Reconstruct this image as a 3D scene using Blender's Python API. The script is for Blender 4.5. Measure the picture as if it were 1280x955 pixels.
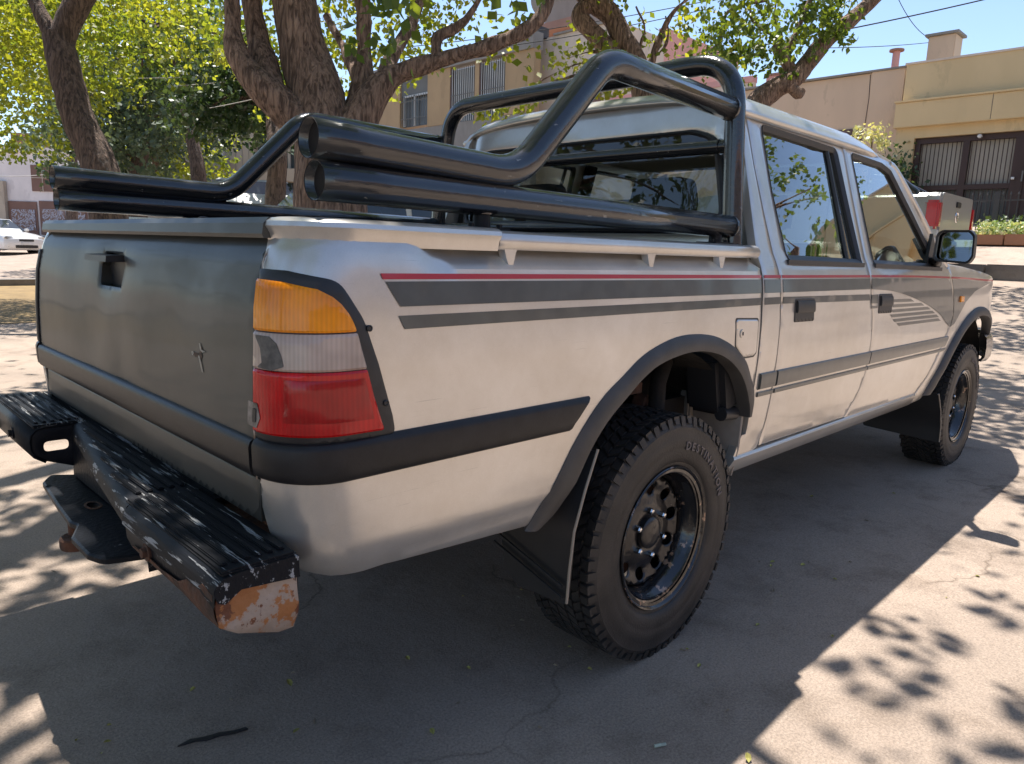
import bpy, bmesh, math, random
import numpy as np
from mathutils import Vector, Matrix, noise
from mathutils.geometry import delaunay_2d_cdt
random.seed(7); rng = np.random.default_rng(11)
PI = math.pi
sc = bpy.context.scene
for o in list(bpy.data.objects): bpy.data.objects.remove(o)
COL = sc.collection

# ------------------------------------------------------------------ camera
CAM = (-1.66089, -1.88348, 1.15753); PITCH = -0.179638; YAW = 0.7824697; ROLL = 0.0341593; FPX = 909.599
_f = np.array([math.cos(PITCH)*math.cos(YAW), math.cos(PITCH)*math.sin(YAW), math.sin(PITCH)])
_s = np.cross(_f, [0, 0, 1.]); _s /= np.linalg.norm(_s); _u = np.cross(_s, _f)
_s2 = math.cos(ROLL)*_s + math.sin(ROLL)*_u; _u2 = -math.sin(ROLL)*_s + math.cos(ROLL)*_u
cd = bpy.data.cameras.new('camera'); cam = bpy.data.objects.new('camera', cd); COL.objects.link(cam)
cam.matrix_world = Matrix(((_s2[0], _u2[0], -_f[0], CAM[0]), (_s2[1], _u2[1], -_f[1], CAM[1]), (_s2[2], _u2[2], -_f[2], CAM[2]), (0, 0, 0, 1)))
cd.sensor_width = 36; cd.lens = FPX/1280*36; cd.clip_start = 0.05; cd.clip_end = 2000
sc.camera = cam
sc.render.resolution_x = 1024; sc.render.resolution_y = 764

def at(px, py, depth):
    v = _f + _s2*(px-640)/FPX - _u2*(py-477.5)/FPX
    return Vector(np.array(CAM) + v*depth)

# ------------------------------------------------------------------ light
SUN = Vector((0.17, 0.29, 1.0)).normalized()
w = bpy.data.worlds.new('World'); sc.world = w; w.use_nodes = True
nt = w.node_tree; bg = nt.nodes['Background']
sky = nt.nodes.new('ShaderNodeTexSky'); sky.sky_type = 'NISHITA'; sky.sun_disc = False
sky.sun_elevation = math.asin(SUN.z); sky.sun_rotation = math.atan2(SUN.x, SUN.y)
sky.air_density = 0.85; sky.dust_density = 0.6; sky.ozone_density = 1.3
nt.links.new(sky.outputs[0], bg.inputs[0]); bg.inputs[1].default_value = 0.108
sd = bpy.data.lights.new('sun', 'SUN'); so = bpy.data.objects.new('sun', sd); COL.objects.link(so)
sd.energy = 4.4; sd.angle = math.radians(0.55); sd.color = (1.0, 0.95, 0.88)
so.rotation_euler = SUN.to_track_quat('Z', 'Y').to_euler()
sc.view_settings.view_transform = 'Standard'; sc.view_settings.look = 'None'
sc.view_settings.exposure = 1.2; sc.view_settings.gamma = 1
sc.render.engine = 'CYCLES'
sc.cycles.max_bounces = 8; sc.cycles.transparent_max_bounces = 12

# ------------------------------------------------------------------ materials
def _mat(name):
    m = bpy.data.materials.new(name); m.use_nodes = True
    return m, m.node_tree, m.node_tree.nodes['Principled BSDF']
def col4(c): return (c[0], c[1], c[2], 1)
def mat(name, c, rough=.5, metal=0., var=.0, vscale=8., bump=0., bscale=40., c2=None, coat=0., spec=.5, sep=None, spots=None, stretch=None, detail=6):
    """c mixed with c2 by noise (var = amount), fine bump, optional hard spots of another colour (chips, rust)"""
    m, nt, b = _mat(name); N = nt.nodes; L = nt.links
    b.inputs['Roughness'].default_value = rough; b.inputs['Metallic'].default_value = metal
    b.inputs['Coat Weight'].default_value = coat; b.inputs['Coat Roughness'].default_value = .06
    b.inputs['Specular IOR Level'].default_value = spec
    tc = N.new('ShaderNodeTexCoord'); vec = tc.outputs['Object']
    if stretch:
        mp = N.new('ShaderNodeMapping'); mp.inputs['Scale'].default_value = stretch; L.new(vec, mp.inputs[0]); vec = mp.outputs[0]
    out = None
    if var > 0 or c2:
        n = N.new('ShaderNodeTexNoise'); n.inputs['Scale'].default_value = vscale; n.inputs['Detail'].default_value = detail; L.new(vec, n.inputs['Vector'])
        r = N.new('ShaderNodeValToRGB'); r.color_ramp.elements[0].position = .35; r.color_ramp.elements[1].position = .65
        d = c2 or tuple(x*(1-var) for x in c)
        r.color_ramp.elements[0].color = col4(c); r.color_ramp.elements[1].color = col4(d); L.new(n.outputs['Fac'], r.inputs[0]); out = r.outputs[0]
    else:
        b.inputs['Base Color'].default_value = col4(c)
    if spots:   # (colour, scale, threshold, metal)
        for sc_, ss, th in spots:
            n = N.new('ShaderNodeTexNoise'); n.inputs['Scale'].default_value = ss; n.inputs['Detail'].default_value = 8; n.inputs['Roughness'].default_value = .65; L.new(vec, n.inputs['Vector'])
            r = N.new('ShaderNodeValToRGB'); r.color_ramp.elements[0].position = th; r.color_ramp.elements[1].position = th+.025
            L.new(n.outputs['Fac'], r.inputs[0])
            mx = N.new('ShaderNodeMixRGB'); L.new(r.outputs[0], mx.inputs[0])
            if out: L.new(out, mx.inputs[1])
            else: mx.inputs[1].default_value = col4(c)
            mx.inputs[2].default_value = col4(sc_); out = mx.outputs[0]
    if out: L.new(out, b.inputs['Base Color'])
    if bump > 0:
        n = N.new('ShaderNodeTexNoise'); n.inputs['Scale'].default_value = bscale; n.inputs['Detail'].default_value = 8; L.new(vec, n.inputs['Vector'])
        bp = N.new('ShaderNodeBump'); bp.inputs['Strength'].default_value = bump; bp.inputs['Distance'].default_value = .02
        L.new(n.outputs['Fac'], bp.inputs['Height']); L.new(bp.outputs[0], b.inputs['Normal'])
    return m

M = {}
def paint(name, c, rough=.34, dirt=.25, metal=.62, coat=.55):
    m, nt, b = _mat(name); N = nt.nodes; L = nt.links
    tc = N.new('ShaderNodeTexCoord')
    n = N.new('ShaderNodeTexNoise'); n.inputs['Scale'].default_value = 3.; n.inputs['Detail'].default_value = 9; n.inputs['Roughness'].default_value = .7
    L.new(tc.outputs['Object'], n.inputs['Vector'])
    r = N.new('ShaderNodeValToRGB'); r.color_ramp.elements[0].position = .35; r.color_ramp.elements[1].position = .75
    r.color_ramp.elements[0].color = col4(c); r.color_ramp.elements[1].color = col4(tuple(x*(1-dirt)*y for x, y in zip(c, (1, .96, .9))))
    L.new(n.outputs['Fac'], r.inputs[0])
    # fine metallic flake
    n2 = N.new('ShaderNodeTexNoise'); n2.inputs['Scale'].default_value = 900; L.new(tc.outputs['Object'], n2.inputs['Vector'])
    mx = N.new('ShaderNodeMixRGB'); mx.blend_type = 'MULTIPLY'; mx.inputs[0].default_value = .25
    L.new(r.outputs[0], mx.inputs[1]); L.new(n2.outputs['Fac'], mx.inputs[2])
    # short faint scratches running along the body
    mp = N.new('ShaderNodeMapping'); mp.inputs['Scale'].default_value = (2.2, 60, 160); L.new(tc.outputs['Object'], mp.inputs[0])
    n4 = N.new('ShaderNodeTexNoise'); n4.inputs['Scale'].default_value = 3; n4.inputs['Detail'].default_value = 3; L.new(mp.outputs[0], n4.inputs['Vector'])
    r4 = N.new('ShaderNodeValToRGB'); r4.color_ramp.elements[0].position = .70; r4.color_ramp.elements[1].position = .74; L.new(n4.outputs['Fac'], r4.inputs[0])
    mx4 = N.new('ShaderNodeMixRGB'); L.new(r4.outputs[0], mx4.inputs[0]); L.new(mx.outputs[0], mx4.inputs[1]); mx4.inputs[2].default_value = col4(tuple(x*.6 for x in c))
    L.new(mx4.outputs[0], b.inputs['Base Color'])
    b.inputs['Metallic'].default_value = metal; b.inputs['Roughness'].default_value = rough
    b.inputs['Coat Weight'].default_value = coat; b.inputs['Coat Roughness'].default_value = .08
    n3 = N.new('ShaderNodeTexNoise'); n3.inputs['Scale'].default_value = 2.6; n3.inputs['Detail'].default_value = 3; L.new(tc.outputs['Object'], n3.inputs['Vector'])
    bp = N.new('ShaderNodeBump'); bp.inputs['Strength'].default_value = .16; bp.inputs['Distance'].default_value = .03
    L.new(n3.outputs['Fac'], bp.inputs['Height']); L.new(bp.outputs[0], b.inputs['Normal']); L.new(bp.outputs[0], b.inputs['Coat Normal'])
    return m
M['silver'] = paint('silver_paint', (.75, .725, .685), .29, .22, .66, .6)
M['shaded_silver'] = paint('shaded_silver_paint', (.060, .065, .063), .46, .40, .3, .12)  # silver darkened to stand in for shade and dark reflections at the rear
M['silver_far'] = mat('far_silver', (.40, .39, .37), .38, .5, coat=.3)
M['graphic'] = mat('graphic_grey', (.085, .093, .093), .33, .3, var=.2, vscale=20, coat=.4)
M['graphic_red'] = mat('graphic_red', (.42, .015, .04), .35, coat=.4)
M['moulding'] = mat('moulding_plastic', (.020, .019, .020), .40, spec=.3, var=.3, vscale=30, bump=.05, bscale=300)
M['flare'] = mat('flare_plastic', (.060, .056, .053), .5, var=.3, vscale=14, bump=.06, bscale=250)
M['black_plastic'] = mat('black_plastic', (.018, .018, .02), .45, bump=.05, bscale=200)
M['rubber'] = mat('tyre_rubber', (.012, .0115, .0115), .55, c2=(.034, .029, .026), vscale=9, bump=.15, bscale=180)
M['rubber_letter'] = mat('tyre_letter', (.12, .10, .095), .6)
M['rim'] = mat('rim_black', (.014, .013, .014), .34, .2, bump=.14, bscale=60, coat=.35, spots=[((.35, .3, .27), 60, .70)])
M['rim_lip'] = mat('rim_lip_black', (.012, .011, .012), .17, .3, bump=.14, bscale=50, coat=.7, spots=[((.30, .19, .13), 26, .60), ((.5, .48, .45), 60, .69)])
M['chrome'] = mat('chrome', (.75, .75, .75), .15, 1.)
M['tube'] = mat('black_tube_paint', (.012, .013, .016), .2, .1, bump=.09, bscale=120, coat=.8, spots=[((.20, .19, .17), 80, .665)], stretch=(.35, 1, 1))
M['tube_in'] = mat('tube_inside', (.016, .012, .010), .85, var=.5, vscale=40)
M['bump'] = mat('bumper_paint', (.011, .012, .015), .42, 0, spec=.14, bump=.12, bscale=90, spots=[((.25, .24, .23), 28, .67), ((.2, .07, .025), 9, .70)])
M['bump_worn'] = mat('bumper_top_paint', (.009, .0095, .012), .58, 0, spec=.16, bump=.2, bscale=60, spots=[((.30, .30, .30), 60, .575), ((.16, .16, .17), 14, .64)], stretch=(1.6, .09, 1))
M['bump_rust'] = mat('bumper_rust', (.38, .31, .26), .5, .2, c2=(.27, .21, .17), vscale=7, bump=.25, bscale=50, spots=[((.32, .13, .045), 14, .515), ((.13, .045, .022), 22, .565), ((.30, .19, .11), 6, .58)])
M['rust'] = mat('rusty_steel', (.13, .055, .03), .85, .2, c2=(.05, .03, .022), vscale=20, bump=.4, bscale=60)
M['under'] = mat('underbody', (.009, .008, .007), .9, c2=(.018, .013, .010), vscale=9, bump=.3, bscale=30)
M['inner'] = mat('inner_panel', (.38, .34, .30), .6, .2, c2=(.2, .17, .15), vscale=6)
M['seat'] = mat('seat_fabric', (.035, .036, .04), .9, bump=.2, bscale=200)
M['liner'] = mat('headliner', (.22, .21, .19), .95)
M['bed'] = mat('bed_liner', (.02, .021, .022), .6, c2=(.045, .042, .04), vscale=8, bump=.2)
M['chip'] = mat('bare_filler', (.42, .37, .30), .7, var=.3, vscale=200)
M['chip_rust'] = mat('chip_rust', (.15, .10, .07), .9, var=.5, vscale=150)
M['edge'] = mat('chipped_edge', (.50, .48, .44), .5, c2=(.14, .07, .04), vscale=60)

def lens_mat(name, c, tr=.12):
    m, nt, b = _mat(name); N = nt.nodes; L = nt.links
    b.inputs['Base Color'].default_value = col4(c); b.inputs['Roughness'].default_value = .22
    b.inputs['Coat Weight'].default_value = .45; b.inputs['Coat Roughness'].default_value = .08; b.inputs['Specular IOR Level'].default_value = .25
    b.inputs['Subsurface Weight'].default_value = tr; b.inputs['Subsurface Radius'].default_value = (.05, .02, .01); b.inputs['Subsurface Scale'].default_value = .3
    tc = N.new('ShaderNodeTexCoord'); wv = N.new('ShaderNodeTexWave'); wv.bands_direction = 'DIAGONAL'; wv.inputs['Scale'].default_value = 62
    mp = N.new('ShaderNodeMapping'); mp.inputs['Scale'].default_value = (1, -1, .02); L.new(tc.outputs['Object'], mp.inputs[0]); L.new(mp.outputs[0], wv.inputs[0])
    n = N.new('ShaderNodeTexNoise'); n.inputs['Scale'].default_value = 14; L.new(tc.outputs['Object'], n.inputs[0])
    r = N.new('ShaderNodeValToRGB'); r.color_ramp.elements[0].color = col4(tuple(x*.7 for x in c)); r.color_ramp.elements[1].color = col4(tuple(min(1, x*1.15) for x in c)); r.color_ramp.elements[0].position = .3; r.color_ramp.elements[1].position = .7
    L.new(n.outputs['Fac'], r.inputs[0])
    mx = N.new('ShaderNodeMixRGB'); mx.blend_type = 'MULTIPLY'; mx.inputs[0].default_value = .14; L.new(r.outputs[0], mx.inputs[1]); L.new(wv.outputs['Color'], mx.inputs[2]); L.new(mx.outputs[0], b.inputs['Base Color'])
    bp = N.new('ShaderNodeBump'); bp.inputs['Strength'].default_value = .12; bp.inputs['Distance'].default_value = .002
    L.new(wv.outputs['Fac'], bp.inputs['Height']); L.new(bp.outputs[0], b.inputs['Normal'])
    return m
M['amber'] = lens_mat('lens_amber', (1.0, .29, .008))
M['clear'] = lens_mat('lens_clear', (.50, .39, .33), .1)
M['red'] = lens_mat('lens_red', (.58, .004, .006))
M['red_deep'] = lens_mat('lens_red_deep', (.42, .002, .004))

def glass_mat(name, tint=(.56, .62, .585), refl=2.6):
    m, nt, b = _mat(name); N = nt.nodes; L = nt.links; N.remove(b)
    t = N.new('ShaderNodeBsdfTransparent'); t.inputs[0].default_value = col4(tint)
    g = N.new('ShaderNodeBsdfGlossy'); g.inputs['Roughness'].default_value = .01; g.inputs[0].default_value = (1, 1, 1, 1)
    ge = N.new('ShaderNodeNewGeometry'); dp = N.new('ShaderNodeVectorMath'); dp.operation = 'DOT_PRODUCT'; L.new(ge.outputs['Normal'], dp.inputs[0]); L.new(ge.outputs['Incoming'], dp.inputs[1])
    def MT(op, a, b_=None, cl=False):
        q = N.new('ShaderNodeMath'); q.operation = op; q.use_clamp = cl
        for i_, v_ in enumerate((a, b_)):
            if v_ is None: continue
            if isinstance(v_, (int, float)): q.inputs[i_].default_value = v_
            else: L.new(v_, q.inputs[i_])
        return q.outputs[0]
    om = MT('SUBTRACT', 1., MT('ABSOLUTE', dp.outputs['Value'])); fr = MT('ADD', MT('MULTIPLY', MT('POWER', om, 5.), .96), .04)
    class _o: pass
    mu = _o(); mu.outputs = [MT('MULTIPLY', fr, refl, True)]
    mx = N.new('ShaderNodeMixShader'); L.new(mu.outputs[0], mx.inputs[0]); L.new(t.outputs[0], mx.inputs[1]); L.new(g.outputs[0], mx.inputs[2])
    L.new(mx.outputs[0], N['Material Output'].inputs[0]); return m
M['glass'] = glass_mat('window_glass')
M['glass_rear'] = glass_mat('rear_glass', (.56, .60, .56), 1.5)
M['glass_dark'] = mat('dark_glass', (.02, .024, .026), .06, coat=.5)
M['mirror'] = mat('mirror_glass', (.75, .77, .78), .02, 1.)

def leaf_mat(name, c, c2, tr=.45):
    m, nt, b = _mat(name); N = nt.nodes; L = nt.links
    a = N.new('ShaderNodeAttribute'); a.attribute_name = 'rnd'
    r = N.new('ShaderNodeValToRGB'); r.color_ramp.elements[0].color = col4(c); r.color_ramp.elements[1].color = col4(c2); L.new(a.outputs['Fac'], r.inputs[0])
    L.new(r.outputs[0], b.inputs['Base Color']); b.inputs['Roughness'].default_value = .45
    t = N.new('ShaderNodeBsdfTranslucent'); mu = N.new('ShaderNodeMixRGB'); mu.blend_type = 'MULTIPLY'; mu.inputs[0].default_value = 1; mu.inputs[2].default_value = (2.6, 2.2, .9, 1)
    L.new(r.outputs[0], mu.inputs[1]); L.new(mu.outputs[0], t.inputs[0])
    mx = N.new('ShaderNodeMixShader'); mx.inputs[0].default_value = tr; L.new(b.outputs[0], mx.inputs[1]); L.new(t.outputs[0], mx.inputs[2]); L.new(mx.outputs[0], N['Material Output'].inputs[0])
    return m
M['leaf_yellow'] = leaf_mat('leaf_bright', (.09, .14, .02), (.20, .23, .03), .5)
M['leaf_green'] = leaf_mat('leaf_green', (.05, .095, .02), (.10, .14, .025), .45)
M['leaf_dark'] = leaf_mat('leaf_dark', (.022, .05, .022), (.055, .09, .035), .25)
M['leaf_blue'] = leaf_mat('leaf_bluish', (.04, .07, .05), (.09, .13, .085), .3)
M['leaf_dry'] = leaf_mat('leaf_dry', (.38, .33, .12), (.30, .33, .10), .3)
M['flower'] = leaf_mat('flower_white', (.22, .33, .10), (.80, .78, .62), .15)

def bark_mat(name, c, c2):
    m, nt, b = _mat(name); N = nt.nodes; L = nt.links
    tc = N.new('ShaderNodeTexCoord'); mp = N.new('ShaderNodeMapping'); mp.inputs['Scale'].default_value = (1, 1, .16); L.new(tc.outputs['Object'], mp.inputs[0])
    n = N.new('ShaderNodeTexNoise'); n.inputs['Scale'].default_value = 34; n.inputs['Detail'].default_value = 8; n.inputs['Roughness'].default_value = .6; n.inputs['Distortion'].default_value = .8; L.new(mp.outputs[0], n.inputs[0])
    r = N.new('ShaderNodeValToRGB'); r.color_ramp.elements[0].position = .38; r.color_ramp.elements[1].position = .62
    r.color_ramp.elements[0].color = col4(c2); r.color_ramp.elements[1].color = col4(c); L.new(n.outputs['Fac'], r.inputs[0]); L.new(r.outputs[0], b.inputs['Base Color'])
    b.inputs['Roughness'].default_value = .95
    bp = N.new('ShaderNodeBump'); bp.inputs['Strength'].default_value = 1.; bp.inputs['Distance'].default_value = .10; L.new(n.outputs['Fac'], bp.inputs['Height']); L.new(bp.outputs[0], b.inputs['Normal'])
    return m
M['bark'] = bark_mat('bark_brown', (.46, .31, .23), (.12, .075, .055))
M['bark_dark'] = bark_mat('bark_dark', (.23, .155, .115), (.06, .04, .03))

def ground_mat(name, c, c2, crack=True, rough=.9):
    m, nt, b = _mat(name); N = nt.nodes; L = nt.links
    tc = N.new('ShaderNodeTexCoord'); V = tc.outputs['Object']
    n = N.new('ShaderNodeTexNoise'); n.inputs['Scale'].default_value = 1.1; n.inputs['Detail'].default_value = 10; n.inputs['Roughness'].default_value = .62; L.new(V, n.inputs[0])
    r = N.new('ShaderNodeValToRGB'); r.color_ramp.elements[0].position = .32; r.color_ramp.elements[1].position = .68; r.color_ramp.elements[0].color = col4(c2); r.color_ramp.elements[1].color = col4(c); L.new(n.outputs['Fac'], r.inputs[0])
    g = N.new('ShaderNodeTexNoise'); g.inputs['Scale'].default_value = 150; g.inputs['Detail'].default_value = 5; g.inputs['Roughness'].default_value = .75; L.new(V, g.inputs[0])
    gr = N.new('ShaderNodeValToRGB'); gr.color_ramp.elements[0].position = .3; gr.color_ramp.elements[1].position = .7; gr.color_ramp.elements[0].color = (.42, .41, .40, 1); gr.color_ramp.elements[1].color = (1.35, 1.35, 1.35, 1); L.new(g.outputs['Fac'], gr.inputs[0])
    mx = N.new('ShaderNodeMixRGB'); mx.blend_type = 'MULTIPLY'; mx.inputs[0].default_value = .75; L.new(r.outputs[0], mx.inputs[1]); L.new(gr.outputs[0], mx.inputs[2])
    out = mx.outputs[0]
    # mid-size blotches (oil, tyre grime)
    n2 = N.new('ShaderNodeTexNoise'); n2.inputs['Scale'].default_value = 3.2; n2.inputs['Detail'].default_value = 8; n2.inputs['Roughness'].default_value = .7; L.new(V, n2.inputs[0])
    r2 = N.new('ShaderNodeValToRGB'); r2.color_ramp.elements[0].position = .50; r2.color_ramp.elements[1].position = .74; r2.color_ramp.elements[0].color = (1, 1, 1, 1); r2.color_ramp.elements[1].color = (.60, .575, .55, 1); L.new(n2.outputs['Fac'], r2.inputs[0])
    m2 = N.new('ShaderNodeMixRGB'); m2.blend_type = 'MULTIPLY'; m2.inputs[0].default_value = 1; L.new(out, m2.inputs[1]); L.new(r2.outputs[0], m2.inputs[2]); out = m2.outputs[0]
    ht = n2.outputs['Fac']
    if crack:
        dn = N.new('ShaderNodeTexNoise'); dn.inputs['Scale'].default_value = 2.3; dn.inputs['Detail'].default_value = 6; L.new(V, dn.inputs[0])
        ad = N.new('ShaderNodeMixRGB'); ad.blend_type = 'ADD'; ad.inputs[0].default_value = .45; L.new(V, ad.inputs[1]); L.new(dn.outputs['Color'], ad.inputs[2])
        vo = N.new('ShaderNodeTexVoronoi'); vo.feature = 'DISTANCE_TO_EDGE'; vo.inputs['Scale'].default_value = .72; L.new(ad.outputs[0], vo.inputs['Vector'])
        cr = N.new('ShaderNodeValToRGB'); cr.color_ramp.elements[0].position = .0012; cr.color_ramp.elements[1].position = .005; cr.color_ramp.elements[0].color = (.3, .27, .24, 1); cr.color_ramp.elements[1].color = (1, 1, 1, 1); L.new(vo.outputs['Distance'], cr.inputs[0])
        # cracks come and go
        gate = N.new('ShaderNodeMixRGB'); n5 = N.new('ShaderNodeTexNoise'); n5.inputs['Scale'].default_value = .9; L.new(V, n5.inputs[0])
        gt = N.new('ShaderNodeValToRGB'); gt.color_ramp.elements[0].position = .5; gt.color_ramp.elements[1].position = .56; L.new(n5.outputs['Fac'], gt.inputs[0])
        L.new(gt.outputs[0], gate.inputs[0]); gate.inputs[1].default_value = (1, 1, 1, 1); L.new(cr.outputs[0], gate.inputs[2])
        m3 = N.new('ShaderNodeMixRGB'); m3.blend_type = 'MULTIPLY'; m3.inputs[0].default_value = .6; L.new(out, m3.inputs[1]); L.new(gate.outputs[0], m3.inputs[2]); out = m3.outputs[0]
    L.new(out, b.inputs['Base Color']); b.inputs['Roughness'].default_value = rough; b.inputs['Specular IOR Level'].default_value = .3
    bp = N.new('ShaderNodeBump'); bp.inputs['Strength'].default_value = .5; bp.inputs['Distance'].default_value = .006; L.new(g.outputs['Fac'], bp.inputs['Height'])
    b2 = N.new('ShaderNodeBump'); b2.inputs['Strength'].default_value = .5; b2.inputs['Distance'].default_value = .03; L.new(ht, b2.inputs['Height']); L.new(bp.outputs[0], b2.inputs['Normal']); L.new(b2.outputs[0], b.inputs['Normal'])
    return m
M['ground'] = ground_mat('worn_concrete', (.390, .308, .245), (.290, .232, .187))
M['soil'] = ground_mat('dry_soil', (.32, .22, .10), (.2, .14, .07), False)
M['pave'] = ground_mat('pavement', (.42, .33, .27), (.34, .27, .22), False)
M['kerb'] = ground_mat('kerb_stone', (.30, .27, .24), (.16, .145, .13), False)

# ------------------------------------------------------------------ object helpers
def link(name, me, m=None, parent=None, smooth=None):
    o = bpy.data.objects.new(name, me); COL.objects.link(o)
    if m is not None and not len(me.materials): me.materials.append(M[m] if isinstance(m, str) else m)
    if smooth is not None:
        me.shade_smooth(); me.set_sharp_from_angle(angle=math.radians(smooth))
    if parent is not None:
        o.parent = parent
        o.matrix_parent_inverse = Matrix.Translation(parent.location).inverted() if parent.parent is None else Matrix.Identity(4)
    return o
def thing(name, label, cat, loc=(0, 0, 0), group=None):
    o = bpy.data.objects.new(name, None); COL.objects.link(o); o.location = loc; o.empty_display_size = .3
    o['label'] = label; o['category'] = cat
    if group: o['group'] = group
    return o
def tag(o, label=None, cat=None, group=None, kind=None):
    if label: o['label'] = label
    if cat: o['category'] = cat
    if group: o['group'] = group
    if kind: o['kind'] = kind
    return o
def bm_mesh(bm, name='m'):
    bmesh.ops.recalc_face_normals(bm, faces=bm.faces); me = bpy.data.meshes.new(name); bm.to_mesh(me); bm.free(); return me

class MB:
    def __init__(s): s.bm = bmesh.new()
    def box(s, c, d, rot=None, bev=0.):
        r = bmesh.ops.create_cube(s.bm, size=1.); vs = r['verts']
        bmesh.ops.scale(s.bm, vec=Vector(d), verts=vs)
        if bev:
            es = list({e for v in vs for e in v.link_edges})
            q = bmesh.ops.bevel(s.bm, geom=es, offset=bev, segments=2, affect='EDGES'); vs = list({v for v in q['verts']} | {v for v in vs if v.is_valid})
        if rot is not None: bmesh.ops.rotate(s.bm, matrix=rot, verts=vs)
        bmesh.ops.translate(s.bm, vec=Vector(c), verts=vs); return s
    def span(s, a, b, bev=0.):
        return s.box([(x+y)/2 for x, y in zip(a, b)], [abs(x-y) for x, y in zip(a, b)], None, bev)
    def tube(s, pts, rad, n=10, cap=True):
        pts = [Vector(p) for p in pts]
        if not hasattr(rad, '__len__'): rad = [rad]*len(pts)
        rings = []; up = None
        for i, p in enumerate(pts):
            t = (pts[min(i+1, len(pts)-1)]-pts[max(i-1, 0)]).normalized()
            if up is None:
                a = Vector((0, 0, 1)) if abs(t.z) < .9 else Vector((1, 0, 0)); up = (a-t*a.dot(t)).normalized()
            else: up = (up-t*up.dot(t)).normalized()
            sd_ = t.cross(up)
            rings.append([s.bm.verts.new(p+(up*math.cos(2*PI*k/n)+sd_*math.sin(2*PI*k/n))*rad[i]) for k in range(n)])
        for a, b in zip(rings, rings[1:]):
            for k in range(n): s.bm.faces.new((a[k], a[(k+1) % n], b[(k+1) % n], b[k]))
        if cap: s.bm.faces.new(rings[0][::-1]); s.bm.faces.new(rings[-1])
        return s
    def prism(s, poly, y0, y1, axis=1):
        """poly in the plane normal to axis (x,z for axis 1; y,z for axis 0; x,y for axis 2)"""
        def P(a, b, v): return {0: (v, a, b), 1: (a, v, b), 2: (a, b, v)}[axis]
        A = [s.bm.verts.new(P(a, b, y0)) for a, b in poly]; B = [s.bm.verts.new(P(a, b, y1)) for a, b in poly]
        s.bm.faces.new(A); s.bm.faces.new(B[::-1]); n = len(poly)
        for i in range(n): s.bm.faces.new((A[i], B[i], B[(i+1) % n], A[(i+1) % n]))
        return s
    def lathe(s, prof, c, axis='y', n=48):
        """prof: (radius, offset along axis)"""
        rings = []
        for r, h in prof:
            ring = []
            for k in range(n):
                a = 2*PI*k/n; x, z = r*math.cos(a), r*math.sin(a)
                ring.append(s.bm.verts.new(Vector(c)+Vector((x, h, z) if axis == 'y' else (x, z, h))))
            rings.append(ring)
        for a, b in zip(rings, rings[1:]):
            for k in range(n): s.bm.faces.new((a[k], a[(k+1) % n], b[(k+1) % n], b[k]))
        return s
    def mesh(s, name='m'): return bm_mesh(s.bm, name)
    def build(s, name, m, parent=None, smooth=None): return link(name, s.mesh(name), m, parent, smooth)

def spline(pts, n=6):
    """Catmull-Rom through the points"""
    P = [Vector(p) for p in pts]; P = [2*P[0]-P[1]]+P+[2*P[-1]-P[-2]]; out = []
    for i in range(1, len(P)-2):
        for k in range(n):
            t = k/n; a, b, c, d = P[i-1:i+3]
            out.append(.5*((2*b)+(c-a)*t+(2*a-5*b+4*c-d)*t*t+(3*b-a-3*c+d)*t**3))
    out.append(P[-2]); return out
def fillet(pts, rads, n=6):
    """polyline with rounded corners (3-D)"""
    P = [Vector(p) for p in pts]; out = [P[0]]
    for i in range(1, len(P)-1):
        a, b, c = P[i-1], P[i], P[i+1]; d1 = (a-b).normalized(); d2 = (c-b).normalized(); r = rads[i-1]
        ang = d1.angle(d2); tl = min(r/math.tan(ang/2), (a-b).length*.49, (c-b).length*.49) if ang < PI-.01 else 0
        s0, s1 = b+d1*tl, b+d2*tl
        for k in range(n+1):
            t = k/n; out.append((1-t)**2*s0+2*t*(1-t)*b+t*t*s1)
    out.append(P[-1]); return out
def fil2(pts, r, n=5):
    """closed 2-D polygon with rounded corners; r a number or list"""
    m = len(pts); rr = r if hasattr(r, '__len__') else [r]*m; out = []
    for i in range(m):
        a, b, c = Vector(pts[i-1]), Vector(pts[i]), Vector(pts[(i+1) % m])
        if rr[i] <= 0: out.append(tuple(b)); continue
        d1 = (a-b); d2 = (c-b); l1, l2 = d1.length, d2.length; d1 /= l1; d2 /= l2
        ang = d1.angle(d2); tl = min(rr[i]/math.tan(ang/2), l1*.49, l2*.49) if ang < PI-.02 else 0
        s0, s1 = b+d1*tl, b+d2*tl
        for k in range(n+1):
            t = k/n; out.append(tuple((1-t)**2*s0+2*t*(1-t)*b+t*t*s1))
    return out
def densify(poly, step):
    out = []
    for i in range(len(poly)):
        a, b = np.array(poly[i]), np.array(poly[(i+1) % len(poly)]); L = np.linalg.norm(b-a)
        if L < 1e-6: continue
        k = max(1, int(math.ceil(L/step)))
        for j in range(k): out.append(a+(b-a)*j/k)
    return np.array(out)
def inside(P, poly):
    x, y = P[:, 0], P[:, 1]; r = np.zeros(len(P), bool); n = len(poly)
    for i in range(n):
        x0, y0 = poly[i]; x1, y1 = poly[(i+1) % n]
        if y0 == y1: continue
        c = ((y0 > y) != (y1 > y)) & (x < (x1-x0)*(y-y0)/(y1-y0)+x0); r ^= c
    return r
def bdist(P, loops):
    d = np.full(len(P), 1e9)
    for lp in loops:
        A = lp; B = np.roll(lp, -1, 0)
        for a, b in zip(A, B):
            ab = b-a; t = np.clip(((P-a)@ab)/(ab@ab+1e-12), 0, 1); q = a+t[:, None]*ab; d = np.minimum(d, np.linalg.norm(P-q, axis=1))
    return d
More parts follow.
